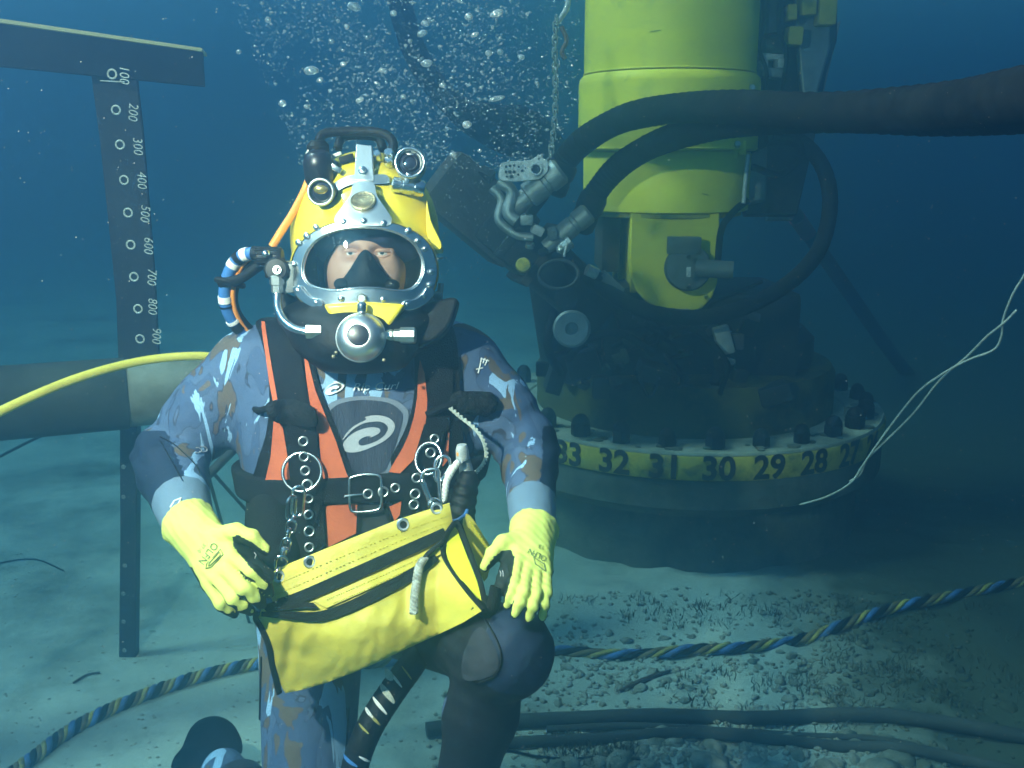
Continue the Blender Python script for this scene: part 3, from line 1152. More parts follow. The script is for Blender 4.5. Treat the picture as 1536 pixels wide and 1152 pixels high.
# ------------------------------------------------------------------ slanting arm with couplings left of the tower
arm = thing('hydraulic_boom', 'brown slanting arm carrying silver hose couplings beside the yellow tower', 'machine', W(905, 520, 3.25))
a0, a1 = W(640, 250, 2.95), W(900, 470, 3.2)
ax_ = (a1 - a0).normalized()
qa = ax_.to_track_quat('X', 'Z')
MB().box((a0 + a1) / 2 + (a0 - a1) * .22 + Vector((0, .02, 0)), ((a1 - a0).length * .46, .16, .20), qa, .03).build('boom', M['brown_metal'], arm)
MB().box((a0 + a1) / 2 + (a1 - a0) * .16, ((a1 - a0).length * .7, .15, .155), qa, .02).build('boom', M['dark_metal'], arm)
MB().box((a0 + a1) / 2 + (a1 - a0) * -.02 + UP * .05, (.03, .19, .24), qa, .006).build('clamp_band', M['dark_metal'], arm)
MB().box((a0 + a1) / 2 + (a1 - a0) * .12 + UP * .02, (.03, .18, .22), qa, .006).build('clamp_band', M['brown_metal'], arm)
# drilled white lever plate
pl = [(750, 250), (757, 243), (795, 240), (806, 234), (820, 241), (822, 255), (812, 266), (800, 270), (752, 271)]
m = MB()
m.prism([W(a, b, 2.86) for a, b in round_poly(pl, 3)], FWD * .012)
plate = bevel(recalc(m.build('lever_plate', M['plate_white'], arm)), .0015)
hole_m = None
for (a, b, r) in [(759, 250, .0035), (765, 249, .004), (771, 248, .004), (759, 258, .004), (765, 258, .005), (771, 258, .0045), (760, 265, .003), (767, 265, .005), (778, 250, .003), (783, 256, .004), (788, 252, .002), (777, 262, .003), (804, 254, .013), (808, 238, .003)]:
    MB().lathe([(r, 0), (r, .003), (r * .6, .0034)], W(a, b, 2.856), -FWD, 12).build('hole', M['grey_cloth'] if r > .01 else M['dark_metal'], plate)
MB().torus(W(804, 254, 2.852), FWD, .016, .003).build('rim', M['plate_white'], plate)
# couplings: stepped silver cylinders
def coupling(p, q, r, mt, name='coupling'):
    ax = (q - p)
    L = ax.length
    MB().lathe([(r * .7, 0), (r * .75, L * .1), (r * .75, L * .3), (r, L * .32), (r, L * .62), (r * .9, L * .64), (r * .9, L * .7), (r * 1.05, L * .72), (r * 1.05, L * .95), (r * .8, L)], p, ax, 24).build(name, M[mt], arm)
coupling(W(770, 312, 2.93), W(842, 254, 2.90), .040, 'steel_dull')
coupling(W(818, 372, 3.0), W(884, 318, 2.98), .032, 'steel_dull')
coupling(W(838, 376, 2.95), W(856, 362, 2.95), .02, 'steel')
ring_pts = [W(a, b, 2.90) for a, b in [(748, 272), (768, 288), (762, 318), (775, 332)]]
MB().tube(catmull(ring_pts, 6), .018, 12).build('elbow', M['steel_dull'], arm)
MB().tube(catmull([W(a, b, 2.92) for a, b in [(738, 282), (752, 300), (748, 330), (775, 352), (800, 356)]], 6), .013, 10).build('elbow', M['steel_dull'], arm)
for i, (a, b, d, s) in enumerate([(790, 330, 2.9, .03), (806, 345, 2.92, .028), (778, 345, 2.92, .022), (828, 350, 2.95, .026), (842, 372, 2.95, .022), (815, 378, 2.95, .02), (795, 368, 2.95, .018), (730, 262, 2.95, .035), (712, 258, 2.97, .03)]):
    MB().box(W(a, b, d), (s * 1.3, s, s), Quaternion((.2, 1, .4), .5 * i), s * .2).build('fitting', M[['steel_dull', 'plate_white', 'dark_metal'][i % 3]] if i < 7 else M['dark_metal'], arm)
MB().tube([W(850, 368, 2.9), W(846, 385, 2.9)], .004, 8).build('lever', M['plate_white'], arm)
MB().lathe([(.022, 0), (.024, .01), (.02, .02)], W(785, 399, 2.95), (0, -1, .3), 16).build('yellow_cap', M['dirty_yellow'], arm)
MB().torus(W(838, 412, 2.9), (-.2, -1, .5), .045, .006, sx=1.3).build('hand_wheel', M['dark_metal'], arm)
for (p, q, r, mt) in ((W(855, 392, 2.95), W(905, 418, 3.0), .014, 'hose_black'), (W(880, 404, 2.93), W(895, 411, 2.94), .018, 'steel'), (W(900, 412, 3.0), W(930, 440, 3.02), .02, 'steel_dull')):
    MB().tube([p, q], r, 12).build('hose_tail', M[mt], arm)
# arm support going down to the base
MB().tube([W(815, 420, 3.25), W(835, 560, 3.45)], .05, 14).build('strut', M['dark_metal'], arm)

# ------------------------------------------------------------------ hoses of the tool
def ribbed(pts, r, n=26, rib=.04, freq=1.0, seg=18):
    path = catmull([W(*p) for p in pts], n)
    L = sum((path[i + 1] - path[i]).length for i in range(len(path) - 1))
    cyc = L / .03 * freq
    return MB().tube(path, lambda t: r * (1 + rib * math.sin(t * cyc * 2 * math.pi) + .02 * math.sin(t * 37)), seg)
A_ = [(835, 268, 3.02), (848, 240, 3.0), (880, 208, 2.94), (935, 178, 2.82), (1010, 163, 2.6), (1100, 161, 2.3), (1250, 168, 1.95), (1400, 160, 1.66), (1545, 138, 1.42), (1750, 90, 1.25)]
B_ = [(878, 322, 3.06), (895, 288, 3.02), (930, 248, 2.96), (985, 215, 2.82), (1060, 192, 2.58), (1150, 178, 2.32), (1290, 172, 2.0), (1430, 172, 1.72), (1570, 160, 1.5), (1750, 130, 1.35)]
tag(ribbed(A_, .039).build('hydraulic_hose', M['hose_black'], None, W(835, 268, 3.02)), 'thick ribbed black hose, upper of the two arching across the yellow tower', 'hose', 'thick black hydraulic hoses')
tag(ribbed(B_, .037).build('hydraulic_hose', M['hose_black'], None, W(878, 322, 3.06)), 'thick ribbed black hose, lower of the two arching across the yellow tower', 'hose', 'thick black hydraulic hoses')
for (p, q, r) in ((W(826, 290, 3.03), W(846, 244, 3.0), .046), (W(868, 345, 3.08), W(893, 292, 3.03), .043)):
    ax = q - p
    L = ax.length
    MB().lathe([(r * .8, 0), (r, L * .1), (r, L * .4), (r * .94, L * .44), (r * .94, L * .55), (r * 1.02, L * .6), (r * 1.02, L * .9), (r * .92, L)], p, ax, 24).build('hose_end', M['rubber'], arm)
loop = [(1120, 222, 3.28), (1160, 206, 3.22), (1205, 215, 3.18), (1238, 260, 3.14), (1244, 320, 3.1), (1222, 385, 3.05), (1160, 440, 3.0), (1070, 474, 2.96), (980, 470, 2.96), (915, 440, 3.0), (868, 402, 3.04), (838, 372, 3.1)]
tag(MB().tube(catmull([W(*p) for p in loop], 12), lambda t: .0245 + .0006 * math.sin(t * 300), 14).build('loop_hose', M['hose_black'], None, W(1120, 222, 3.28)), 'black hose hanging in a wide loop round the clevis foot of the tower', 'hose')
bend = [(596, -60, 4.9), (606, 30, 4.8), (640, 110, 4.7), (690, 165, 4.6), (745, 190, 4.5), (800, 205, 4.5), (845, 250, 4.5)]
tag(MB().tube(catmull([W(*p) for p in bend], 10), lambda t: .060 + .060 * max(0, 1 - abs(t - .75) * 3.5), 14).build('dark_hose', M['hose_black'], None, W(*bend[-1])), 'dim dark hose descending behind the bubbles towards the slanting arm', 'hose')

# ------------------------------------------------------------------ chain and its hook left of the tower
ctop = W(838, 30, 3.0)
cbot = W(824, 245, 3.0)
chain = thing('hanging_chain', 'rusty hanging chain running down beside the tower to the silver couplings', 'chain', cbot)
lk = MB()
rr_ = []
for i in range(24):
    a = 2 * math.pi * i / 24
    rr_.append(Vector((.0075 * math.cos(a), 0, .0075 * math.sin(a) + math.copysign(.008, math.sin(a)))))
lk.tube(rr_, .003, 8, closed=True)
link = lk.build('link', M['steel_dull'], chain)
for v in link.data.vertices:
    v.co += org(chain)
NL = 22
for k in range(NL):
    t = k / (NL - 1)
    pos = cbot.lerp(ctop, t) + Vector((.008 * math.sin(t * 5), 0, 0))
    q = Quaternion((0, 0, 1), (k % 2) * math.pi / 2 + .3)
    if k == 0:
        link.location = pos - org(chain)
        link.rotation_mode = 'QUATERNION'
        link.rotation_quaternion = q
    else:
        inst('link', link, pos, chain, q)
hk = [(845, -30), (852, -5), (850, 12), (842, 26), (836, 34)]
tag(MB().tube(catmull([W(a, b, 3.0) for a, b in hk], 8), lambda t: .009 - .004 * abs(t - .5), 12).build('lifting_hook', M['plate_white'], None, W(836, 34, 3.0)), 'pale curved hook at the top end of the hanging chain', 'hook')
tag(MB().tube(catmull([W(a, b, 2.98) for a, b in [(842, 40), (850, 60), (843, 78), (848, 88)]], 6), .007, 8).build('rope_tail', M['brown_trim'], None, W(842, 40, 2.98)), 'short brown rope tail knotted below the pale hook', 'rope')

# ------------------------------------------------------------------ leaning pole right of the tower
pole = thing('leaning_pole', 'dim dark pole leaning away to the right behind the hose loop', 'pole', W(1330, 520, 6.0))
MB().tube([W(1160, 275, 5.0), W(1330, 520, 6.0), W(1380, 585, 6.3)], .040, 12).build('shaft', M['dark_metal'], pole)
MB().tube([W(1196, 328, 5.18), W(1212, 351, 5.27)], .044, 12).build('red_band', M['red_paint'], pole)

# ------------------------------------------------------------------ thin line hanging down on the right
rope1 = [(1640, 60, 2.15), (1600, 260, 2.2), (1545, 395, 2.3), (1520, 440, 2.35), (1505, 478, 2.4), (1502, 505, 2.42), (1490, 525, 2.45), (1452, 540, 2.5), (1415, 560, 2.55), (1375, 590, 2.62), (1335, 640, 2.7), (1310, 675, 2.74), (1293, 700, 2.78), (1275, 725, 2.8), (1240, 745, 2.88), (1200, 757, 2.96)]
rope2 = [(1525, 465, 2.38), (1505, 485, 2.4), (1480, 505, 2.45), (1450, 535, 2.52), (1410, 570, 2.58), (1370, 620, 2.66), (1330, 660, 2.72), (1302, 688, 2.77), (1290, 712, 2.79), (1274, 722, 2.8)]
rp_ = thing('thin_line', 'thin pale doubled line hanging slack in front of the dark right side', 'rope', W(1200, 757, 2.84))
for pts in (rope1, rope2):
    MB().tube(catmull([W(*p) for p in pts], 8), .0028, 8).build('strand', M['rope_pale'], rp_)
# ------------------------------------------------------------------ T-shaped measuring stand on the left
foot = G(191, 985)
top_d = 2.52
def onboard(px, py, dd=0.0):
    """point on the upright plane through the stand's foot, facing the camera"""
    r = ray(px, py)
    t = (foot.y - CAM.y) / r.y
    return CAM + r * t + Vector((0, dd, 0))
stand = thing('measuring_stand', 'black T shaped measuring stand with white rings and numbers', 'gauge', foot)
m = MB()
up_pts = [(136, 108), (204, 110), (214, 200), (223, 310), (232, 420), (238, 540), (178, 560), (174, 450), (162, 330), (150, 215)]
m.prism([onboard(*p) for p in up_pts], (0, .012, 0))
bevel(recalc(m.build('upright', M['board'], stand)), .0015)
m = MB()
m.prism([onboard(*p) for p in [(179, 560), (206, 560), (205, 800), (203, 988), (178, 990), (180, 800)]], (0, .03, 0))
bevel(recalc(m.build('lower_upright', M['board'], stand)), .002)
c4 = [W(-60, 20, 2.04), W(303, 74, 2.43), W(306, 129, 2.43), W(-60, 93, 2.04)]
m = MB()
m.prism(c4, FWD * .012)
bevel(recalc(m.build('crossbar', M['board'], stand)), .0015)
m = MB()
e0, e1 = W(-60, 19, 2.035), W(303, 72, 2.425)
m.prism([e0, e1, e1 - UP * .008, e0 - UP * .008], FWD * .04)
recalc(m.build('bar_flange', M['lit_edge'], stand))  # strip whose colour carries the highlight along the crossbar
rings = [(168, 111), (175, 165), (181, 217), (187, 270), (193, 319), (197, 367), (202, 415), (208, 463), (211, 508)]
for i, (a, b) in enumerate(rings):
    rr = MB()
    rr.torus(W(a, b, 2.245) if i == 0 else onboard(a, b, -.004), (0, 1, 0), .0098, .0022, 24, 8)
    rr.build('ring_mark', M['paint_white'], stand)
nums = [('100', 182, 112), ('200', 200, 168), ('300', 207, 219), ('400', 213, 270), ('500', 218, 320), ('600', 223, 368), ('700', 228, 415), ('800', 229, 459), ('900', 235, 503)]
for (s, a, b) in nums:
    v, f = text_mesh(s, .034, .0006, .15, -.0002)
    c = W(a + 4, b, 2.245) if s == '100' else onboard(a, b, -.003)
    jit = rs.uniform(-.08, .08) - .1
    out = []
    for p in v:
        x, y = p.x * .8, p.y * .95
        # written reading downwards
        X, Z = y, -x
        X, Z = X * math.cos(jit) - Z * math.sin(jit), X * math.sin(jit) + Z * math.cos(jit)
        out.append(c + Vector((X, p.z, Z)))
    link_mesh('number', out, f, M['paint_white'], stand, smooth=False)
MB().tube([W(150, 121, 2.245), W(187, 123, 2.245)], .0014, 6).build('line_mark', M['paint_white'], stand)
dots = MB()
for b in (700, 745, 848, 890, 932, 975):
    MB().lathe([(.006, 0), (.005, .002)], onboard(186 + rs.uniform(-1, 2), b, -.002), (0, -1, 0), 10).build('dot_mark', M['steel_dull'], stand)

# ------------------------------------------------------------------ large pipe lying behind the arm
pa, pb = W(-90, 612, 2.15), W(190, 590, 2.30)
pc = W(620, 549, 2.58)
pipe = thing('sea_pipe', 'large dark pipe with a pale bare end section beside the arm', 'pipe', Vector((pb.x, pb.y, 0)))
MB().tube([pa + (pa - pb) * 2.5, pa + (pa - pb) * .3, pa, pa.lerp(pb, .5), pb], .084, 36).build('sleeve', M['dark_pipe'], pipe)
MB().tube([pb + (pa - pb).normalized() * .004, pb.lerp(pc, .33), pb.lerp(pc, .66), pc], .0795, 36).build('bare_section', M['pale_pipe'], pipe)
tag(MB().tube(catmull([W(-420, 860, 1.45), W(-200, 735, 1.6), W(-40, 640, 1.75), W(30, 603, 1.82), W(120, 566, 1.9), W(210, 542, 1.98), W(290, 534, 2.02), W(340, 540, 2.05), W(400, 565, 2.1), W(445, 640, 2.14), W(462, 780, 2.16), W(460, 960, 2.18), W(458, 1130, 2.2)], 10), .0088, 14).build('yellow_hose', M['hose_yellow'], None, W(400, 560, 2.1)), 'slim yellow hose arching over the large pipe', 'hose')
for q_ in (pc, pa + (pa - pb) * .8):
    MB().box((q_.x, q_.y + .02, q_.z * .5 - .05), (.022, .022, q_.z - .02), None, .003).build('support_leg', M['dark_metal'], pipe)
fr = thing('rod_frame', 'thin dark rods of a frame behind the bent elbow', 'frame', G(360, 800))
for (a, b, r) in (((384, 640, 2.2), (290, 735, 2.2), .0105), ((306, 690, 2.35), (345, 830, 2.6), .0045), ((322, 712, 2.4), (400, 800, 2.6), .0045)):
    A_w, B_w = W(*a), W(*b)
    if r > .008:
        A_w, B_w = A_w + (A_w - B_w) * .9, B_w + (B_w - A_w) * .15
    else:
        B_w = A_w + (B_w - A_w) * (A_w.z / (A_w.z - B_w.z))
    MB().tube([A_w, B_w], r, 10).build('rod', M['dark_metal'], fr)
tag(MB().tube(catmull([W(-20, 695, 2.6), W(60, 655, 2.75), W(110, 640, 2.85)], 8), .004, 8).build('thin_cable', M['hose_black'], None, W(110, 640, 2.85)), 'thin dark cable slanting below the large pipe', 'cable')

# ------------------------------------------------------------------ twisted blue and yellow umbilical across the bed
def bedpt(px, py, h=.012):
    g = G(px, py, h)
    return Vector((g.x, g.y, bed_z(g.x, g.y) + h))
ucp = [(-420, 1480), (-180, 1290), (-30, 1185), (30, 1145), (100, 1098), (170, 1065), (250, 1032), (330, 1008), (420, 995), (520, 998), (620, 985), (700, 975), (830, 972), (930, 976), (1040, 975), (1120, 970), (1200, 956), (1270, 938), (1340, 915), (1420, 896), (1500, 880), (1600, 862)]
upath = catmull([bedpt(*p) for p in ucp], 40)
acc = [0]
for i in range(1, len(upath)):
    acc.append(acc[-1] + (upath[i] - upath[i - 1]).length)
um = thing('umbilical_cable', 'twisted blue and yellow umbilical cable lying across the sea bed', 'cable', bedpt(700, 975))
def strand(ph, r, off, mt):
    pts = []
    phase = 0
    for i, p in enumerate(upath):
        a_, b_ = upath[max(0, i - 1)], upath[min(len(upath) - 1, i + 1)]
        t = (b_ - a_).normalized()
        s_ = t.cross(Vector((0, 0, 1))).normalized()
        u_ = s_.cross(t)
        if i:
            f = acc[i] / acc[-1]
            pitch = (.070 + .095 * max(0, min(1, (p.x + .3) / .5))) * (1 + .28 * noise.noise(Vector((acc[i] * 2.2, 3, 0))))
            phase += (acc[i] - acc[i - 1]) / pitch * 2 * math.pi
        wob = 1 + .25 * noise.noise(Vector((acc[i] * 7, ph * 3, 1)))
        pts.append(p + (s_ * math.cos(phase + ph) + u_ * math.sin(phase + ph)) * off * wob + Vector((0, 0, .004 * noise.noise(Vector((acc[i] * 1.5, 0, 5))))))
    MB().tube(pts, r, 10).build('strand', M[mt], um)
strand(0, .0080, .009, 'cable_blue')
strand(1.6, .0066, .010, 'cable_yellow')
strand(2.9, .0080, .009, 'cable_brown')
strand(4.5, .0084, .009, 'hose_black')

# ------------------------------------------------------------------ black pipes lying on the bed at lower right
P1 = [(640, 1100), (720, 1088), (840, 1080), (980, 1076), (1130, 1072), (1290, 1070), (1400, 1078), (1536, 1100), (1640, 1118)]
P2 = [(700, 1125), (790, 1116), (900, 1108), (1020, 1104), (1120, 1106), (1250, 1114), (1370, 1128), (1536, 1152), (1640, 1168)]
P3 = [(820, 1096), (940, 1090), (1050, 1092), (1200, 1096), (1330, 1108), (1470, 1134)]
for pts, r, lb in ((P1, .0175, 'black pipe on the sea bed, farther of the pair at lower right'), (P2, .0135, 'black pipe on the sea bed, nearer of the pair at lower right'), (P3, .008, 'slim black pipe squeezed between the two larger sea bed pipes')):
    tag(MB().tube(catmull([bedpt(a, b, r) for a, b in pts], 10), r, 14).build('bed_pipe', M['dark_pipe'], None, bedpt(*pts[0], r)), lb, 'pipe', 'black pipes on the sea bed')
tag(MB().tube(catmull([bedpt(a, b, .006) for a, b in [(700, 1134), (760, 1130), (800, 1138), (850, 1142), (900, 1139), (960, 1146)]], 8), .003, 8).build('thin_cable', M['hose_black'], None, bedpt(700, 1134, .006)), 'thin black cable curling on the bed beside the nearer black pipe', 'cable')
tag(MB().tube(catmull([bedpt(a, b, .006) for a, b in [(930, 1034), (965, 1020), (1005, 1006)]], 6), lambda t: .004 + .004 * math.sin(t * 3.1), 8).build('stick', M['brown_metal'], None, bedpt(965, 1020, .004)), 'short dark stick lying on the pale stony bed', 'stick')
tag(MB().tube(catmull([bedpt(a, b, .004) for a, b in [(110, 1024), (130, 1012), (150, 1008)]], 6), .003, 8).build('stick', M['brown_metal'], None, bedpt(130, 1012, .004)), 'tiny curved twig on the bare sand near the striped cable', 'stick')
tag(MB().tube(catmull([bedpt(a, b, .004) for a, b in [(-10, 850), (30, 842), (60, 842), (95, 856)]], 6), .0025, 8).build('thin_cable', M['hose_black'], None, bedpt(30, 842, .004)), 'thin dark line curving over the sand at far left', 'cable')
# ------------------------------------------------------------------ the diver
def A(px, py, d):
    return np.array(W(px, py, d))

kneel = G(455, 1320)
person = thing('person', 'diver in mottled blue wetsuit kneeling with hands on bag and knee', 'person', (W(470, 1200, 1.74).x, W(470, 1200, 1.74).y, 0))
DT = 1.78                                        # depth of the torso axis
def torso_sdf(P):
    Q = P.copy()
    yc = A(545, 640, DT)[1]
    Q[:, 1] = yc + (Q[:, 1] - yc) * 1.28        # flatter front to back
    def a(px, py):
        p = A(px, py, DT)
        p[1] = yc + (p[1] - yc) * 1.28
        return p
    d = sd_cone(Q, a(425, 548), a(668, 548), .082, .082)
    d = smin(d, sd_cone(Q, a(470, 620), a(618, 620), .138, .135), .06)
    d = smin(d, sd_cone(Q, a(478, 725), a(602, 725), .125, .122), .08)
    d = smin(d, sd_cone(Q, a(478, 850), a(600, 850), .128, .125), .08)
    d = smin(d, sd_cone(Q, a(545, 560), a(545, 470), .085, .062), .06)
    return d

SH_R, EL_R, WR_R = A(372, 552, 1.79), A(252, 688, 1.77), A(282, 782, 1.58)
SH_L, EL_L, WR_L = A(703, 555, 1.79), A(792, 672, 1.76), A(800, 790, 1.56)
HIP_R, KN_R, AN_R = A(468, 895, 1.78), A(455, 1270, 1.66), A(338, 1200, 2.04)
AN_R[2] = .075; KN_R[2] = .075
HIP_L, KN_L, AN_L = A(610, 915, 1.80), A(764, 978, 1.46), A(664, 1320, 1.60)
def arm_sdf(P, S, E, Wr, r):
    d = sd_cone(P, S, E, r[0], r[1])
    m = S + (E - S) * .45
    d = smin(d, sd_cone(P, m, m + (E - S) * .1, r[0] * .92, r[0] * .88), .03)
    f = E + (Wr - E) * .25
    fo = sd_cone(P, E, f, r[1], r[2])
    fo = smin(fo, sd_cone(P, f, Wr, r[2], r[3]), .02)
    return smin(d, fo, .015)
def legs_sdf(P):
    d = sd_cone(P, HIP_R, KN_R, .098, .066)
    s = sd_cone(P, KN_R, KN_R + (AN_R - KN_R) * .35, .066, .066)
    s = smin(s, sd_cone(P, KN_R + (AN_R - KN_R) * .35, AN_R, .064, .045), .02)
    d = smin(d, s, .02)
    e = sd_cone(P, HIP_L, KN_L, .088, .060)
    e = smin(e, sd_ell(P, KN_L + np.array([.004, .0, -.002]), (.054, .055, .062)), .035)
    c = KN_L + (AN_L - KN_L) * .3 + np.array([-.012, .03, 0])
    f = smin(sd_cone(P, KN_L + np.array([-.025, .02, -.03]), c, .052, .054), sd_cone(P, c, AN_L, .053, .038), .03)
    e = smin(e, f, .02)
    return np.minimum(d, e)
RR = (.070, .060, .058, .041)
RL = (.066, .054, .047, .037)
def fold(P):
    # shallow creases round the elbows and the waist
    k = 0
    for C, ax in ((EL_R, EL_R - SH_R), (EL_L, EL_L - SH_L)):
        ax = ax / np.linalg.norm(ax)
        t = (P - C) @ ax
        k = k + .0055 * np.sin(t * 135 + 1.5 * np.sin(P[:, 2] * 60)) * np.exp(-((P - C) ** 2).sum(1) / .006)
    t = (P - KN_L)
    k = k + .0040 * np.sin(t[:, 2] * 170 + t[:, 0] * 90 + 2 * np.sin(t[:, 1] * 50)) * np.exp(-((t - np.array([-.05, .03, -.03])) ** 2).sum(1) / .004)
    k = k + .0022 * np.sin(t[:, 2] * 110 - t[:, 0] * 140) * np.exp(-(t ** 2).sum(1) / .006)
    return k
def body_sdf(P):
    d = torso_sdf(P)
    d = smin(d, arm_sdf(P, SH_R, EL_R, WR_R, RR), .035)
    d = smin(d, arm_sdf(P, SH_L, EL_L, WR_L, RL), .035)
    d = smin(d, legs_sdf(P), .05)
    return d + fold(P)
lo = np.array([-.78, 1.16, -.02]); hi = np.array([.14, 2.30, 1.12])
body, bvt, bft = nets_ob('body', body_sdf, lo, hi, .0085, M['wetsuit'], person)
tag(body, 'mottled slate blue and brown wetsuit with navy forearm and knee panels')
# panels of plain navy and cuffs
P = bvt
def along(P, a, b):
    ba = b - a
    return ((P - a) @ ba) / (ba @ ba)
cpx = np.array([PX(v)[:2] for v in P])
dR = arm_sdf(P, SH_R, EL_R, WR_R, RR); dL = arm_sdf(P, SH_L, EL_L, WR_L, RL)
tR, tL = along(P, EL_R, WR_R), along(P, EL_L, WR_L)
dist_fr = sd_cone(P, EL_R, WR_R, .06, .042)
dist_fl = sd_cone(P, EL_L, WR_L, .054, .037)
side_R = (cpx[:, 0] - (268 + (cpx[:, 1] - 690) * .42))          # left of the seam is navy
navy = sm(-side_R, -3, 3) * sm(.02 - dist_fr, 0, .004) * sm(cpx[:, 1], 640, 652)
side_L = cpx[:, 0] - (812 - (cpx[:, 1] - 700) * .02)
navy = np.maximum(navy, sm(side_L, -2, 2) * sm(.025 - dist_fl, 0, .004) * sm(cpx[:, 1], 628, 650))
cuff = np.maximum(sm(tR, .70, .72) * sm(.03 - dist_fr, 0, .004), sm(tL, .70, .72) * sm(.03 - dist_fl, 0, .004))
kn = sd_ell(P, KN_L + np.array([.022, -.01, .0]), (.072, .085, .082))
leg_d = legs_sdf(P)
navy = np.maximum(navy, sm(-kn, -.004, .004) * sm(cpx[:, 0] - 706, -3, 3))
shin = sd_cone(P, KN_L + np.array([-.02, .0, -.08]), AN_L, .075, .075)
black = sm(-shin, -.003, .003)
dth = sd_cone(P, HIP_L + (KN_L - HIP_L) * .3, KN_L, .115, .09)
black = np.maximum(black, sm(-dth, -.003, .003) * (1 - navy))
shr = sd_cone(P, KN_R, AN_R, .08, .08)
black = np.maximum(black, sm(-shr, -.003, .003) * sm(cpx[:, 0] - 400, 4, -4 + 1e-3) if False else black * 1)
attr(body, 'navy', navy); attr(body, 'cuff', cuff); attr(body, 'black', black)
TV, TF = nets(lambda P: torso_sdf(P) - .004, np.array([-.60, 1.45, .40]), np.array([.06, 2.12, 1.10]), .010)
TORSO = bvh_of(TV, TF)
BODY = bvh_of(bvt, bft)

# rear boot of the kneeling leg
def boot_sdf(P):
    heel, toe = A(318, 1135, 2.06), A(288, 1172, 2.10)
    heel[2] = .10; toe[2] = .045
    d = sd_cone(P, heel, toe, .046, .040)
    d = smin(d, sd_ell(P, heel + np.array([.0, .0, .010]), (.048, .055, .054)), .03)
    d = smin(d, sd_cone(P, heel, AN_R + (KN_R - AN_R) * .12, .05, .058), .03)
    return d
bt, v_, f_ = nets_ob('boot', boot_sdf, (-1.05, 1.85, -.03), (-.42, 2.6, .24), .008, M['rubber'], person)
cf = AN_R + (KN_R - AN_R) * .16
axb = Vector(KN_R - AN_R).normalized()
MB().lathe([(.060, 0), (.063, .004), (.063, .030), (.060, .034)], cf, axb, 28).build('boot_cuff', M['grey_cloth'], bt)
# front boot, mostly below the picture
def boot2(P):
    an = AN_L.copy()
    toe = an + np.array([.06, -.17, 0]); toe[2] = .035
    hl = an + np.array([0, .03, 0]); hl[2] = .05
    return smin(sd_cone(P, hl, toe, .048, .038), sd_cone(P, an, hl, .046, .05), .03)
bt2, v_, f_ = nets_ob('boot', boot2, (AN_L[0] - .12, AN_L[1] - .3, -.03), (AN_L[0] + .2, AN_L[1] + .15, .3), .008, M['rubber'], person)

# seams of the knee patch and sleeve
def surf_line(pts, r, name, mt, parent, bvh, n=8, lift=.0015):
    path = []
    for p in catmull([Vector((a, b, 0)) for a, b in pts], n):
        h, nn = hit(p.x, p.y, bvh)
        if h is not None:
            path.append(h + nn * lift)
    if len(path) > 2:
        return MB().tube(path, r, 6).build(name, M[mt], parent)
surf_line([(728, 930), (745, 960), (752, 985), (745, 1010), (722, 1022), (700, 1020)], .0018, 'seam', 'rubber', body, BODY)
surf_line([(241, 662), (262, 700), (274, 722)], .0009, 'seam', 'rubber', body, BODY)
surf_line([(240, 655), (262, 668), (290, 695), (300, 712)], .0010, 'seam', 'rubber', body, BODY)
surf_line([(393, 985), (391, 1060), (390, 1140)], .0018, 'seam', 'rubber', body, BODY)
surf_line([(522, 1060), (520, 1100), (516, 1150)], .0018, 'seam', 'rubber', body, BODY)
# grey patch on the inner knee
# the inner knee patch
drape('knee_patch', round_poly([(693, 990), (706, 955), (722, 940), (738, 962), (748, 990), (742, 1010), (718, 1020), (695, 1018)], 3), BODY, M['grey_cloth'], body, .0012, .001, 8)

# ---- gloves: five separate fingers each
def finger(P, pts, rad, k=.006):
    d = None
    for i in range(len(pts) - 1):
        s = sd_cone(P, pts[i], pts[i + 1], rad[i], rad[i + 1])
        d = s if d is None else smin(d, s, k)
    return d
def make_glove(fingers, palm, wrist, back, lo_px, name, label, h=.0026):
    FN = [([A(*p) for p in pts], rad) for pts, rad in fingers]
    def palm_sdf(P):
        d = None
        for (a, b, ra, rb) in palm:
            s = sd_cone(P, A(*a), A(*b), ra, rb)
            d = s if d is None else smin(d, s, .018)
        return d
    def sdf(P):
        d = palm_sdf(P)
        fd = None
        for pts, rad in FN:
            s = finger(P, pts, rad)
            fd = s if fd is None else np.minimum(fd, s)
        d = smin(d, fd, .007)
        w0, w1 = A(*wrist[0]), A(*wrist[1])
        c = sd_cone(P, w0, w1, wrist[2], wrist[3])
        d = smin(d, c, .012)
        t = (P - w0) @ (w1 - w0) / ((w1 - w0) @ (w1 - w0))
        # loose knit: wrinkles across the knuckles and the back of the hand
        wr = .0007 * np.sin(P[:, 0] * 210 + P[:, 2] * 120) * np.sin(P[:, 2] * 260 - P[:, 1] * 90) + .0004 * np.sin(P[:, 1] * 420 + P[:, 0] * 330)
        rib = .0007 * np.sin(t * 40) * np.clip(1 - t, 0, 1)
        return np.maximum(d + wr + rib, -t * .03)
    allp = np.array([p for pts, r in FN for p in pts] + [A(*a) for a, b, _, _ in palm] + [A(*wrist[0])])
    o, v, f = nets_ob(name, sdf, allp.min(0) - .045, allp.max(0) + .045, h, M['glove'], person)
    tag(o, label)
    # black dipped palm and fingertips: where the surface turns away from the back of the hand
    me = o.data
    nn = np.zeros(len(me.vertices) * 3, np.float32)
    me.vertices.foreach_get('normal', nn)
    nn = nn.reshape(-1, 3)
    bk = np.array(back) / np.linalg.norm(back)
    facing = nn @ bk
    return o, v, f, facing, FN
BK_R = -ray(320, 850) * .9 + Vector((-.25, 0, .35))
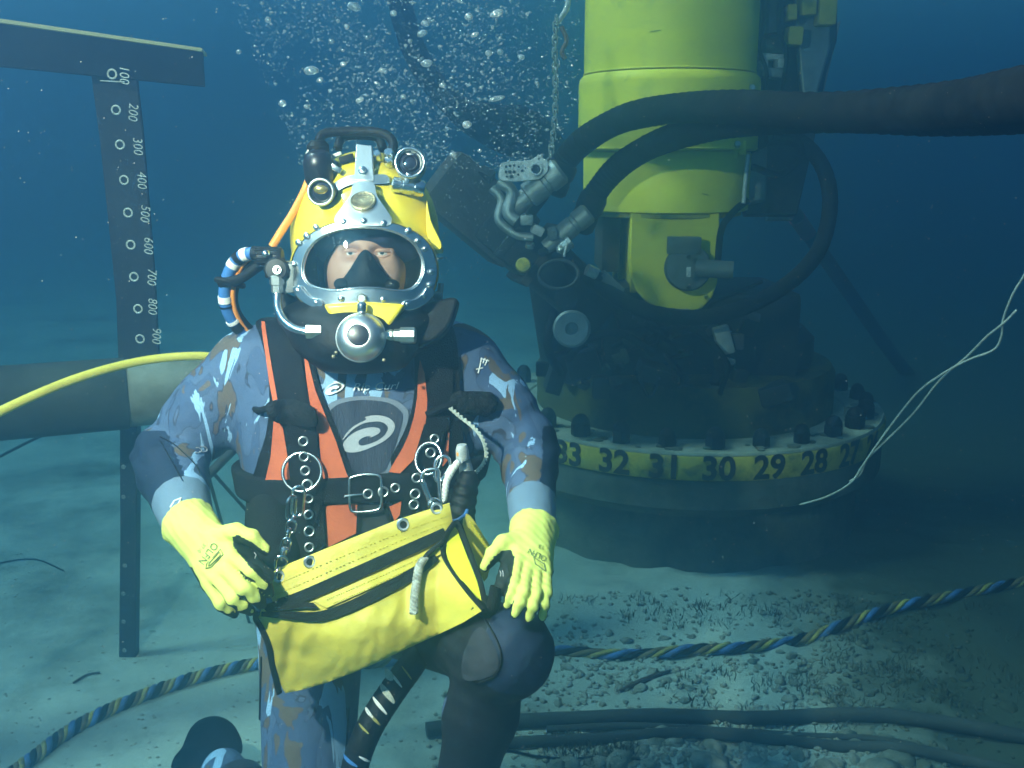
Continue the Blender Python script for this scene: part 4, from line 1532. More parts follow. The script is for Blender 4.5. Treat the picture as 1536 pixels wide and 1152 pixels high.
fr_ = [
    ([(350, 838, 1.480), (380, 858, 1.462), (396, 874, 1.470), (404, 889, 1.485)], (.0115, .0108, .0100, .0085)),
    ([(340, 856, 1.476), (368, 884, 1.456), (382, 896, 1.464), (392, 906, 1.478)], (.0118, .0112, .0102, .0085)),
    ([(327, 868, 1.478), (351, 899, 1.460), (364, 908, 1.468), (375, 916, 1.482)], (.0112, .0106, .0098, .0082)),
    ([(313, 876, 1.486), (331, 905, 1.472), (341, 913, 1.479), (352, 920, 1.490)], (.0102, .0095, .0088, .0075)),
    ([(318, 806, 1.515), (352, 798, 1.498), (377, 806, 1.490), (398, 824, 1.492)], (.0160, .0135, .0120, .0090)),
]
palm_r = [((295, 795, 1.55), (345, 842, 1.492), .028, .0175), ((295, 800, 1.55), (330, 862, 1.488), .028, .0165), ((292, 805, 1.55), (315, 872, 1.494), .026, .0145), ((300, 795, 1.54), (325, 806, 1.518), .026, .018), ((335, 830, 1.505), (322, 852, 1.50), .018, .018), ((352, 822, 1.508), (396, 866, 1.502), .017, .015)]
gR, vR, fR, faR, _ = make_glove(fr_, palm_r, ((281, 783, 1.575), (298, 803, 1.545), .0440, .034), BK_R, None, 'glove', 'yellow work glove with black dipped palm gripping the bag corner')
pxR = np.array([PX(q)[:2] for q in vR])
coat = sm(.42 - faR, -.12, .12) * sm(pxR[:, 1] + (pxR[:, 0] - 300) * .6, 832, 850)
web = [(349, 806), (356, 802), (372, 810), (396, 826), (420, 850), (420, 905), (398, 872), (376, 852), (362, 834), (350, 820)]
inw = np.array([1.0 if inpoly(x, y, web) else 0.0 for x, y in pxR])
coat = np.maximum(coat, inw)
attr(gR, 'coat', coat)
BK_L = -ray(800, 850) + Vector((.15, 0, .45))
fl_ = [
    ([(776, 846, 1.455), (771, 876, 1.415), (766, 893, 1.402), (761, 907, 1.402)], (.0106, .0092, .0084, .0070)),
    ([(791, 854, 1.452), (786, 888, 1.405), (779, 905, 1.392), (773, 920, 1.392)], (.0108, .0094, .0086, .0072)),
    ([(805, 858, 1.455), (803, 892, 1.408), (798, 910, 1.394), (793, 927, 1.396)], (.0104, .0090, .0082, .0070)),
    ([(818, 858, 1.462), (819, 888, 1.420), (816, 906, 1.408), (813, 926, 1.410)], (.0098, .0084, .0076, .0064)),
    ([(782, 812, 1.505), (756, 815, 1.488), (740, 832, 1.478), (728, 850, 1.476)], (.0165, .0135, .0115, .0080)),
]
palm_l = [((798, 800, 1.545), (779, 846, 1.468), .026, .0165), ((800, 800, 1.545), (797, 855, 1.462), .027, .0170), ((804, 800, 1.545), (815, 856, 1.468), .026, .0150), ((795, 795, 1.54), (780, 812, 1.508), .025, .018), ((772, 832, 1.490), (755, 880, 1.452), .016, .014)]
gL, vL, fL, faL, _ = make_glove(fl_, palm_l, ((802, 792, 1.560), (799, 808, 1.538), .0395, .032), BK_L, None, 'glove', 'yellow work glove with black dipped palm resting on the raised knee')
pxL = np.array([PX(q)[:2] for q in vL])
coat = sm(.40 - faL, -.12, .12) * sm(pxL[:, 1], 846, 858)
web = [(730, 850), (742, 834), (754, 826), (766, 824), (772, 836), (768, 862), (757, 900), (746, 912), (730, 885)]
coat = np.maximum(coat, np.array([1.0 if inpoly(x, y, web) else 0.0 for x, y in pxL]))
attr(gL, 'coat', coat)
# glove prints
def print_on(txt, px, py, ang, size_px, bvh, mt, parent, name='print', lift=.0006, shear=0, squash=1.0):
    v, f = text_mesh(txt, 1.0, 0, shear)
    out, ok = [], True
    ca, sa = math.cos(ang), math.sin(ang)
    for p in v:
        x, y = p.x * size_px, -p.y * size_px * squash
        h, n = hit(px + x * ca - y * sa, py + x * sa + y * ca, bvh)
        if h is None:
            ok = False
            break
        out.append(h - ray(px + x * ca - y * sa, py + x * sa + y * ca) * lift * 3)
    if ok:
        return link_mesh(name, out, f, M[mt], parent, smooth=False)
M['print'] = mat('glove_print', (.10, .13, .05), .8)
GR, GL = bvh_of(vR, fR), bvh_of(vL, fL)
print_on('OLFN', 312, 830, R(128), 15, GR, 'print', gR)
print_on('3710', 302, 822, R(128), 8, GR, 'print', gR)
print_on('OLFN', 806, 832, R(207), 12, GL, 'print', gL)
print_on('13', 812, 820, R(200), 9, GL, 'print', gL)
def frame_on(pts, bvh, r, mt, parent, name='print_frame'):
    path = []
    for p in pts:
        h, n = hit(p[0], p[1], bvh)
        if h is None:
            return
        path.append(h + n * .0006)
    MB().tube(path, r, 5, closed=True).build(name, M[mt], parent)
frame_on([(331, 824), (335, 832), (318, 850), (309, 853), (310, 846)], GR, .0009, 'print', gR)
frame_on([(329, 828), (331, 833), (317, 847), (313, 849), (314, 845)], GR, .0010, 'print', gR)
frame_on([(800, 836), (816, 846), (818, 857), (803, 846)], GL, .0009, 'print', gL)
# pale emblem on the black palms
for (px, py, bv_, g_) in ((386, 834, GR, gR), (751, 861, GL, gL)):
    for k in range(3):
        pts = [(px - 5 + k * 4, py - 5), (px - 2 + k * 3, py - 1), (px - 4 + k * 4, py + 4)]
        path = []
        for p in pts:
            h, n = hit(p[0], p[1], bv_)
            if h is not None:
                path.append(h + n * .0006)
        if len(path) == 3:
            MB().tube(path, .0008, 5).build('print', M['logo_grey'], g_)

# ---- head inside the helmet
HD = A(551, 400, 1.743)
def head_sdf(P):
    d = sd_ell(P, HD, (.078, .095, .115))
    d = smin(d, sd_ell(P, A(527, 412, 1.678), (.026, .022, .026)), .03)      # cheeks
    d = smin(d, sd_ell(P, A(577, 412, 1.678), (.026, .022, .026)), .03)
    d = smin(d, sd_cone(P, A(520, 366, 1.663), A(582, 366, 1.663), .013, .013), .02)   # brow
    d = smin(d, sd_cone(P, A(549, 370, 1.663), A(549, 385, 1.655), .008, .009), .015)   # nose
    for x in (526, 573):
        d = -smin(-d, sd_ell(P, A(x, 379, 1.650), (.018, .012, .0095)), .012)
    return d
head, hv_, hf_ = nets_ob('head', head_sdf, HD - .14, HD + .14, .005, M['skin'], person)
HEADB = bvh_of(hv_, hf_)
for x in (526.5, 573.5):
    c = Vector(A(x, 379, 1.670))
    e = MB().ball(c, .0125, 20, 14).build('eye', M['eye_white'], head)
    MB().ball(c + Vector((.0005, -.0078, .001)), .0056, 14, 10).build('iris', M['iris'], e)
    # lids
    for s, dz, rr in ((1, .0052, .0030), (-1, -.0058, .0024)):
        pts = []
        for k in range(9):
            a = (k / 8 - .5) * 2
            pts.append(c + Vector((a * .0155, -.0125 + abs(a) ** 2 * .006, dz * (1 - a * a * .75))))
        MB().tube(pts, lambda t, rr=rr: rr * (.5 + math.sin(t * 3.1416) * .6), 8).build('eyelid', M['skin'], head)
# neoprene hood round the face
def hood_sdf(P):
    d = sd_ell(P, HD + np.array([0, .022, .004]), (.092, .100, .126))
    open_ = sd_ell(P, A(548, 412, 1.618), (.066, .115, .058))
    d = np.maximum(d, -open_)
    brim = smin(sd_cone(P, A(488, 372, 1.69), A(520, 353, 1.660), .020, .019), sd_cone(P, A(520, 353, 1.660), A(578, 353, 1.660), .019, .019), .01)
    brim = smin(brim, sd_cone(P, A(578, 353, 1.660), A(612, 374, 1.69), .019, .020), .01)
    return smin(d, brim, .01)
nets_ob('hood', hood_sdf, HD - .15, HD + .16, .005, M['hood'], person)
# ------------------------------------------------------------------ diving helmet
HZ = 1.60                                          # depth of the face plate
helm = thing('diving_helmet', 'yellow diving helmet with chrome face plate frame worn by the diver', 'helmet', W(547, 520, 1.76))
OUT = [(545, 330), (505, 334), (474, 346), (450, 366), (438, 392), (437, 418), (445, 440), (462, 457), (490, 459), (520, 457), (545, 456), (572, 457), (600, 460), (626, 460), (646, 442), (655, 415), (653, 388), (642, 365), (620, 347), (588, 335)]
INN = [(545, 343), (512, 346), (483, 357), (465, 374), (457, 396), (458, 414), (467, 426), (485, 432), (505, 434), (527, 431), (548, 430), (570, 431), (592, 434), (612, 433), (625, 423), (632, 405), (630, 385), (619, 366), (600, 353), (574, 345)]
def curve_d(px, py, d0=HZ):
    return d0 + ((px - 546) / 108.0) ** 2 * .030 + ((py - 395) / 65.0) ** 2 * .004
OUT_S = round_poly(OUT, 5)
INN_S = round_poly(INN, 5)
def ring_band(o_px, i_px, d_o, d_i, thick, name, mt, parent, bev=.0015):
    n = len(o_px)
    v = []
    for lst, dd in ((o_px, d_o), (i_px, d_i)):
        for (a, b) in lst:
            v.append(W(a, b, curve_d(a, b) + dd))
    for lst, dd in ((o_px, d_o), (i_px, d_i)):
        for (a, b) in lst:
            v.append(W(a, b, curve_d(a, b) + dd + thick))
    f = []
    for i in range(n):
        j = (i + 1) % n
        f += [(i, j, n + j, n + i), (2 * n + i, 3 * n + i, 3 * n + j, 2 * n + j), (i, 2 * n + i, 2 * n + j, j), (n + i, n + j, 3 * n + j, 3 * n + i)]
    o = link_mesh(name, v, f, M[mt], parent, smooth=True, angle=30)
    recalc(o)
    if bev:
        bevel(o, bev, 2, 40)
    return o
fp_frame = ring_band(OUT_S, INN_S, 0, 0, .020, 'face_plate_frame', 'chrome', helm)
def scaled(lst, k, c=(545, 390)):
    return [(c[0] + (a - c[0]) * k, c[1] + (b - c[1]) * k) for a, b in lst]
ring_band(scaled(INN_S, 1.055, (545, 389)), scaled(INN_S, .99, (545, 389)), -.005, .006, .010, 'bezel', 'chrome', fp_frame)
# clear port
V, F = cdt(scaled(INN_S, 1.01, (545, 389)), 9)
shell_from([W(p.x, p.y, curve_d(p.x, p.y) + .008) for p in V], [-FWD for p in V], F, .004, 'visor', M['visor'], helm)
# air specks clinging to the port
dp = MB()
for k in range(60):
    a, b = (rs.gauss(505, 10), rs.gauss(364, 6)) if k < 26 else (rs.uniform(465, 625), rs.uniform(352, 428))
    if inpoly(a, b, INN_S):
        dp.ball(W(a, b, curve_d(a, b) + .0035), rs.uniform(.0004, .0011), 8, 6)
tag(dp.build('air_specks', M['bubble'], helm), kind='stuff')
# bolts of the frame
bt_ = MB()
bt_.lathe([(.0052, 0), (.0052, .0025), (.0044, .0045), (.002, .0056), (.0012, .0057)], (0, 0, 0), (0, 0, 1), 14)
bo = bt_.build('bolt', M['chrome'], fp_frame)
for v in bo.data.vertices:
    v.co += org(helm)
bolts = [(516, 333), (546, 332), (576, 335), (475, 339 + 2), (461, 354), (449, 364), (441, 396), (613, 346), (627, 361), (638, 373), (647, 408), (645, 427), (447, 436), (475, 454), (512, 448), (575, 449), (636, 443), (611, 456)]
for k, (a, b) in enumerate(bolts):
    pos = W(a, b, curve_d(a, b) - .0005)
    q = frame_of(-FWD + RT * ((a - 546) / 300) )
    if k == 0:
        bo.location = pos - org(helm)
        bo.rotation_mode = 'QUATERNION'
        bo.rotation_quaternion = q
    else:
        inst('bolt', bo, pos, fp_frame, q, rs.uniform(.9, 1.15))
# clamps under both lower corners
for pts in ([(438, 432), (446, 446), (458, 456), (474, 463), (484, 459), (480, 449), (466, 446), (455, 436), (449, 428)], [(652, 436), (645, 450), (632, 460), (614, 466), (603, 462), (607, 451), (622, 449), (634, 440), (641, 431)]):
    m = MB()
    m.prism([W(a, b, curve_d(a, b) - .006) for a, b in round_poly(pts, 3)], FWD * .010)
    bevel(recalc(m.build('corner_clamp', M['chrome'], helm)), .0012)

# shell: lofted from the frame outline back over the head
cx, cy = 546, 392
def rad_at(poly, ang):
    best = 0
    ux, uy = math.cos(ang), math.sin(ang)
    n = len(poly)
    for i in range(n):
        x1, y1 = poly[i][0] - cx, poly[i][1] - cy
        x2, y2 = poly[(i + 1) % n][0] - cx, poly[(i + 1) % n][1] - cy
        den = ux * (y2 - y1) - uy * (x2 - x1)
        if abs(den) < 1e-9:
            continue
        t = (x1 * (y2 - y1) - y1 * (x2 - x1)) / den
        s = (x1 * uy - y1 * ux) / den
        if t > 0 and -1e-6 <= s <= 1 + 1e-6:
            best = max(best, t)
    return best
NSEG = 72
rings_ = []
HC = (547, 352)
for (d, k_face, ea, eb, mixv, yoff) in [(1.616, 1.015, 108, 124, 0.0, 0), (1.632, 1.04, 108, 124, 0.0, 0), (1.648, 1.045, 110, 128, .22, 0), (1.672, 1.04, 110, 128, .58, 0), (1.70, 1.02, 112, 130, .86, 0), (1.74, 1, 113, 130, 1.0, 0), (1.79, 1, 111, 126, 1.0, 2), (1.84, 1, 103, 116, 1, 6), (1.88, 1, 88, 98, 1, 10), (1.91, 1, 62, 70, 1, 14), (1.925, 1, 25, 30, 1, 18)]:
    row = []
    for k in range(NSEG):
        a = 2 * math.pi * k / NSEG
        rf = rad_at(OUT_S, a) * k_face
        # head ellipse expressed from the same centre
        ux, uy = math.cos(a), math.sin(a)
        ox, oy = cx - HC[0], cy - (HC[1] + yoff)
        A2 = ux * ux / ea ** 2 + uy * uy / eb ** 2
        B2 = 2 * (ox * ux / ea ** 2 + oy * uy / eb ** 2)
        C2 = ox * ox / ea ** 2 + oy * oy / eb ** 2 - 1
        dsc = B2 * B2 - 4 * A2 * C2
        rh = (-B2 + math.sqrt(max(0, dsc))) / (2 * A2) if dsc > 0 else 10
        if d > 1.875:
            x = HC[0] + ea * ux
            y = HC[1] + yoff + eb * uy
        else:
            r = rf * (1 - mixv) + rh * mixv
            x, y = cx + ux * r, cy + uy * r
        row.append(W(x, y, d + (((x - 546) / 108.0) ** 2 * .030 if d < 1.66 else ((x - 546) / 108.0) ** 2 * .012)))
    rings_.append(row)
v, f = [], []
for r_ in rings_:
    v += r_
for i in range(len(rings_) - 1):
    for k in range(NSEG):
        k2 = (k + 1) % NSEG
        f.append((i * NSEG + k, i * NSEG + k2, (i + 1) * NSEG + k2, (i + 1) * NSEG + k))
f.append(tuple(range((len(rings_) - 1) * NSEG, len(rings_) * NSEG)))
shell = recalc(link_mesh('shell', v, f, M['helmet_yellow'], helm, smooth=True, angle=60))
sb = shell.modifiers.new('sub', 'SUBSURF')
sb.levels = sb.render_levels = 1
SHELL = bvh_ob(shell)
# side ear of the shell at the right
m = MB()
m.prism([W(a, b, 1.66) for a, b in round_poly([(640, 300), (646, 330), (656, 352), (662, 366), (660, 374), (650, 372), (640, 350)], 3)], FWD * .05)
bevel(recalc(m.build('shell_ear', M['helmet_yellow'], helm)), .006, 3)
# chin of the shell
m = MB()
m.prism([W(a, b, 1.585) for a, b in [(484, 456), (546, 452), (608, 456), (596, 474), (580, 496), (560, 506), (525, 506), (508, 494), (494, 474)]], FWD * .11)
bevel(recalc(m.build('chin', M['helmet_yellow'], helm)), .006, 3)

# top bracket, cross band and emblem plate
m = MB()
m.prism([W(a, b, dd) for a, b, dd in [(534, 216, 1.685), (558, 218, 1.685), (561, 272, 1.660), (531, 270, 1.660)]], FWD * .010)
tb = bevel(recalc(m.build('top_bracket', M['steel_bright'], helm)), .0015)
MB().lathe([(.0085, 0), (.0085, .004), (.006, .006), (.006, .011), (.003, .012)], W(545, 258, 1.668), -FWD + UP * .3, 6).build('bolt', M['chrome'], tb)
band = [(498, 278), (512, 268), (530, 262), (562, 262), (580, 262), (584, 274), (566, 276), (530, 276), (510, 284), (501, 288)]
drape('cross_band', round_poly(band, 2), SHELL, M['steel'], helm, .004, .004, 7)
V, F = cdt(round_poly([(532, 276), (560, 275), (566, 294), (586, 324), (588, 332), (582, 339), (546, 339), (510, 338), (503, 332), (506, 322), (526, 294)], 3), 7)
ep = shell_from([W(p.x, p.y, 1.604 + max(0, (335 - p.y)) / 60 * .048 + ((p.x - 546) / 45) ** 2 * .006) for p in V], [-FWD for p in V], F, .006, 'emblem_plate', M['steel_bright'], helm)
bevel(ep, .001)
nm_ = (-FWD + UP * .75).normalized()
med = MB().lathe([(.0215, 0), (.0215, .004), (.0195, .0055), (.018, .0045), (.004, .0045)], W(545, 303, 1.624), nm_, 40).build('medallion', M['brass'], ep)
for rr2 in (.0155, .009):
    MB().torus(W(545, 303, 1.624) + nm_ * .0045, nm_, rr2, .0007, 40, 6).build('ring_relief', M['brass'], med)
for k in range(22):
    a = 2 * math.pi * k / 22
    q = frame_of(nm_)
    MB().box(W(545, 303, 1.624) + nm_ * .0047 + q @ Vector((.0124 * math.cos(a), .0124 * math.sin(a), 0)), (.0016, .003, .0008), q @ Quaternion((0, 0, 1), a)).build('letter_relief', M['brass'], med)

# black carrying tube on top
hp = [(476, 236, 1.72), (478, 214, 1.73), (488, 200, 1.735), (520, 197, 1.74), (560, 198, 1.74), (580, 203, 1.735), (590, 216, 1.73), (586, 236, 1.72)]
MB().tube(catmull([W(*p) for p in hp], 8), .0085, 16).build('handle_tube', M['rubber'], helm)
hp = [(506, 224, 1.76), (512, 208, 1.765), (530, 203, 1.77), (565, 206, 1.77), (575, 224, 1.76)]
MB().tube(catmull([W(*p) for p in hp], 8), .008, 14).build('handle_tube', M['rubber'], helm)
MB().box(W(520, 238, 1.70), (.024, .02, .012), Quaternion((0, 1, 0), -.3), .002).build('clip', M['rubber'], helm)
MB().box(W(505, 232, 1.70), (.018, .006, .006), Quaternion((0, 1, 0), -.35), .001).build('clip', M['paint_white'], helm)
for (a, b, s) in ((566, 238, .010), (584, 236, .012), (584, 247, .011)):
    MB().lathe([(s * .8, 0), (s * .8, .012), (s * .6, .016)], W(a, b, 1.70), -FWD + UP * .5, 8).build('fitting', M['chrome'], helm)

# lamps
def lamp(cpx, cpy, d, aim, r, L, body_mt, ring_mt, lens_mt):
    c = W(cpx, cpy, d)
    aim = Vector(aim).normalized()
    o = MB().lathe([(r * .55, -L), (r * .8, -L * .95), (r * .82, -L * .6), (r * 1.05, -L * .55), (r * 1.05, -L * .1), (r * .95, 0), (r * .86, 0), (r * .82, -L * .12), (r * .3, -L * .14)], c, aim, 32).build('lamp', M[body_mt], helm)
    MB().torus(c, aim, r * .97, r * .12, 36, 10).build('lamp_ring', M[ring_mt], o)
    MB().lathe([(r * .8, -r * .18), (r * .78, -r * .12), (r * .55, -.0005), (r * .2, .0015), (r * .05, .0016)], c - aim * r * .1, aim, 28).build('lens', M[lens_mt], o)
    return o, c, aim
o, c, am = lamp(481, 288, 1.640, -FWD + UP * -.18 + RT * -.06, .0215, .055, 'lamp_black', 'steel', 'lens_dark')
MB().ball(c - am * .0015 + Vector((0, 0, .004)), (.0125, .004, .008), 16, 8).build('bulb', M['lens_gold'], o)
MB().torus(W(481, 246, 1.70), (.1, -.3, 1), .027, .004, 32, 8).build('hose_clip', M['steel'], helm)
MB().box(W(503, 252, 1.675), (.024, .010, .010), Quaternion((0, 1, 0), .55), .002).build('clip_screw', M['chrome'], helm)
MB().lathe([(.020, -.02), (.025, -.01), (.026, .02), (.022, .034), (.015, .04)], W(479, 262, 1.685), (.0, -.25, 1), 24).build('lamp_socket', M['lamp_black'], helm)
MB().lathe([(.012, 0), (.019, .006), (.019, .022), (.012, .03)], W(478, 237, 1.70), (.0, -.1, 1), 20).build('lamp_socket', M['rubber'], helm)
MB().box(W(466, 232, 1.69), (.016, .01, .016), Quaternion((0, 1, 0), .5), .003).build('clip', M['paint_white'], helm)
o, c, am = lamp(615, 244, 1.645, -FWD + UP * -.02 + RT * .05, .0245, .06, 'steel', 'chrome', 'lens_dark')
MB().torus(c - am * .001, am, .012, .0018, 28, 8).build('lens_ring', M['lamp_black'], o)
pA, pB = W(588, 276, 1.66), W(638, 284, 1.67)
MB().lathe([(.010, 0), (.013, .002), (.013, .014), (.0115, .015), (.0115, .018), (.0135, .019), (.0135, .034), (.0115, .035), (.0115, .038), (.014, .039), (.014, .052), (.012, .055)], pA, pB - pA, 26).build('lamp_holder', M['chrome'], helm)
MB().box(W(612, 268, 1.655), (.008, .012, .018), Quaternion((0, 1, 0), .3), .001).build('clip', M['chrome'], helm)
MB().torus(W(616, 228, 1.66), (0, -.4, 1), .011, .0035, 20, 8).build('fitting', M['steel'], helm)

# oral mask inside
om = MB()
tipz = 1.640
vs = [W(a, b, d) for a, b, d in [(548, 366, 1.636), (532, 388, 1.640), (517, 414, 1.640), (500, 428, 1.650), (497, 446, 1.660), (545, 450, 1.630), (603, 446, 1.660), (596, 428, 1.650), (581, 414, 1.640), (564, 388, 1.640), (548, 376, 1.618), (546, 402, 1.612), (545, 430, 1.612)]]
fs = [(0, 1, 10), (0, 10, 9), (1, 2, 11, 10), (10, 11, 8, 9), (2, 3, 12, 11), (11, 12, 7, 8), (3, 4, 5, 12), (12, 5, 6, 7)]
o = link_mesh('oral_mask', vs, fs, M['rubber'], helm, smooth=True, angle=None)
s2 = o.modifiers.new('s', 'SOLIDIFY'); s2.thickness = .003
s2 = o.modifiers.new('u', 'SUBSURF'); s2.levels = s2.render_levels = 2
for (a, b) in ((512, 426), (588, 428)):
    MB().ball(W(a, b, 1.640), (.013, .010, .010), 16, 10).build('mask_valve', M['rubber'], helm)

# side valve block, knobs and the bent supply tube
sv = MB().lathe([(.014, 0), (.0165, .003), (.0165, .018), (.015, .020), (.0165, .022), (.0165, .040), (.013, .044)], W(424, 386, 1.655), -RT, 24).build('valve_knob', M['black_knob'], helm)
for k in range(14):
    a = 2 * math.pi * k / 14
    MB().tube([W(420, 386, 1.655) + Vector((0, math.cos(a) * .0165, math.sin(a) * .0165)), W(384, 386, 1.655) + Vector((0, math.cos(a) * .0165, math.sin(a) * .0165))], .0016, 6).build('grip', M['black_knob'], sv)
MB().ball(W(399, 381, 1.632), .007, 14, 10).build('knob_glint', M['chrome'], helm)  # chrome ball set in as the bright reflection on the black knob
fk = MB().lathe([(.014, -.02), (.0195, -.012), (.0205, -.004), (.0205, .006), (.017, .011), (.010, .012)], W(416, 405, 1.625), -FWD, 28).build('front_knob', M['black_knob'], helm)
for k in range(12):
    a = 2 * math.pi * k / 12
    MB().ball(W(416, 405, 1.625) + RT * math.cos(a) * .0195 + UP * math.sin(a) * .0195, .0038, 8, 6).build('grip', M['black_knob'], fk)
MB().lathe([(.0080, 0), (.0080, .002), (.007, .003)], W(416, 405, 1.612), -FWD, 20).build('screw', M['steel'], fk)
MB().box(W(416, 405, 1.6085), (.003, .0008, .010), Quaternion((0, 1, 0), .3)).build('screw_slot', M['dark_metal'], fk)
MB().box(W(432, 415, 1.65), (.03, .05, .05), None, .006).build('valve_body', M['steel_dull'], helm)
MB().lathe([(.010, 0), (.010, .012), (.0125, .013), (.0125, .026), (.010, .028)], W(416, 438, 1.625), (0, 0, 1), 6).build('hex_nut', M['steel'], helm)
bt2_ = [(416, 430, 1.625), (416, 450, 1.622), (418, 465, 1.615), (426, 481, 1.605), (440, 492, 1.595), (458, 497, 1.590), (472, 498, 1.588)]
MB().tube(catmull([W(*p) for p in bt2_], 8), .0068, 16).build('bent_tube', M['chrome'], helm)
MB().lathe([(.0085, 0), (.0125, .001), (.0125, .026), (.0085, .028), (.0085, .031), (.0105, .032), (.0105, .040), (.007, .041), (.007, .055)], W(459, 497, 1.588), RT, 6).build('hex_nut', M['steel'], helm)
# regulator
rc = W(540, 505, 1.560)
rn = (-FWD + UP * .10).normalized()
reg = MB().lathe([(.034, -.045), (.036, -.03), (.0385, -.012), (.0385, -.006), (.0365, -.002), (.034, .006), (.028, .014), (.0195, .018), (.018, .018), (.0175, .015), (.004, .014)], rc, rn, 56).build('regulator', M['steel_bright'], helm)
MB().torus(rc + rn * -.009, rn, .0385, .0022, 48, 8).build('clamp_ring', M['steel'], reg)
MB().lathe([(.0168, 0), (.0165, .003), (.010, .0045), (.002, .005)], rc + rn * .0135, rn, 28).build('purge_button', M['lamp_black'], reg)
MB().lathe([(.008, 0), (.008, .008), (.010, .009), (.010, .018), (.0075, .020), (.0105, .021), (.0105, .030), (.0135, .031), (.0135, .054), (.011, .056)], W(572, 503, 1.588), RT, 8).build('adjust_knob', M['steel'], helm)
MB().lathe([(.006, 0), (.0085, .004), (.0085, .014), (.005, .018)], W(543, 470, 1.572), UP, 12).build('fitting', M['chrome'], helm)
MB().lathe([(.007, 0), (.008, .003), (.006, .006)], W(543, 448, 1.597), -FWD, 12).build('fitting', M['chrome'], helm)
for (a, b) in ((504, 529), (576, 540), (500, 535)):
    MB().ball(W(a, b, 1.565), .0032, 8, 6).build('fitting', M['brass'], helm)

# black neck dam and collar
def dam_sdf(P):
    d = None
    Q = P.copy()
    c = A(545, 470, 1.72)
    yc = c[1]
    e = sd_ell(P, A(545, 468, 1.725), (.150, .150, .045))
    e = smin(e, sd_ell(P, A(542, 505, 1.70), (.115, .135, .055)), .04)
    e = smin(e, sd_cone(P, A(500, 528, 1.62), A(590, 530, 1.62), .026, .026), .03)
    return np.maximum(e, -(sd_ell(P, A(545, 400, 1.72), (.105, .11, .09))))
dam, dv_, df_ = nets_ob('neck_dam', dam_sdf, A(545, 490, 1.70) - .22, A(545, 490, 1.70) + .22, .006, M['rubber'], helm)
m = MB()
m.prism([W(a, b, 1.64) for a, b in round_poly([(618, 463), (650, 452), (684, 446), (683, 466), (672, 492), (650, 512), (620, 520)], 3)], FWD * .06)
bevel(recalc(m.build('dam_flap', M['rubber'], helm)), .006, 3)
m = MB()
m.prism([W(a, b, 1.66) for a, b in round_poly([(410, 438), (430, 440), (470, 470), (480, 520), (450, 518), (425, 495), (412, 465)], 3)], FWD * .06)
bevel(recalc(m.build('dam_flap', M['rubber'], helm)), .006, 3)
DAM = bvh_of(dv_, df_)
MB().tube([W(662, 425, 1.70), W(660, 440, 1.70)], .005, 8).build('rear_latch', M['steel'], helm)
MB().box(W(658, 443, 1.69), (.014, .02, .012), None, .002).build('rear_latch', M['steel'], helm)
MB().tube([W(655, 388, 1.70), W(664, 387, 1.72)], .002, 6).build('rear_latch', M['steel'], helm)

# ------------------------------------------------------------------ supply hoses at the helmet
tag(MB().tube(catmull([W(464, 268, 1.72), W(455, 290, 1.72), W(438, 322, 1.71), (W(420, 350, 1.70)), W(408, 370, 1.70)], 8), .0068, 14).build('orange_cable', M['orange_hose'], None, W(408, 370, 1.70)), 'orange lamp cable running down the side of the yellow helmet', 'cable')
wh = thing('supply_whip', 'bundled black, blue and orange supply hoses looping beside the helmet', 'hose', W(355, 500, 1.75))
main = catmull([W(*p) for p in [(400, 384, 1.665), (378, 380, 1.67), (358, 387, 1.68), (344, 408, 1.69), (337, 435, 1.70), (340, 462, 1.715), (352, 485, 1.735), (372, 505, 1.76)]], 12)
MB().tube(main, .0105, 16).build('hose', M['blue_hose'], wh)
off = [p + Vector((.012, .004, -.004)) for p in main[10:]]
MB().tube(off, .0052, 10).build('hose', M['orange_hose'], wh)
off = [p + Vector((.016 + .004 * math.sin(i * .1), .012, -.006)) for i, p in enumerate(main[6:])]
MB().tube(off, .0075, 12).build('hose', M['rubber'], wh)
def wrap(path, i, j, r, mt, name='tape'):
    MB().tube(path[i:j], r, 18).build(name, M[mt], wh)
for (i, j, mt, r) in ((0, 12, 'rubber', .0125), (15, 21, 'white_tape', .0118), (22, 27, 'rubber', .0120), (28, 33, 'white_tape', .0118), (40, 43, 'rubber', .0122), (52, 57, 'white_tape', .0118), (58, 60, 'rubber', .0118), (69, 72, 'white_tape', .0122), (72, 78, 'rubber', .0120), (80, 84, 'white_tape', .0118)):
    wrap(main, i, j, r, mt)
MB().torus(W(345, 424, 1.70), (.25, .2, 1), .022, .0055, 24, 8).build('strap', M['rubber'], wh)
MB().tube(catmull([W(330, 424, 1.69), W(356, 420, 1.68), W(380, 405, 1.67), W(398, 392, 1.665)], 6), .009, 10).build('hose', M['rubber'], wh)
# ------------------------------------------------------------------ chest print of the suit
sh_o = round_poly([(485, 622), (492, 607), (512, 598), (545, 594), (585, 598), (606, 609), (613, 624), (603, 660), (588, 700), (572, 716), (530, 716), (514, 690), (497, 655)], 4)
drape('chest_panel_trim', sh_o, TORSO, M['panel_grey'], body, -.002, .0015, 8)
sh_i = [(548 + (a - 548) * .86, 652 + (b - 652) * .90) for a, b in sh_o]
drape('chest_panel', sh_i, TORSO, M['panel_dark'], body, 0, .0012, 8)
Z8 = lambda l: [(380 + a / 4.268, 590 + b / 4.268) for a, b in l]
S1 = Z8([(570, 300), (600, 250), (650, 205), (722, 168), (714, 152), (780, 140), (850, 150), (895, 180), (906, 215), (890, 255), (845, 300), (780, 335), (738, 348), (800, 308), (840, 270), (862, 228), (850, 200), (815, 182), (760, 182), (700, 195), (640, 230), (595, 275)])
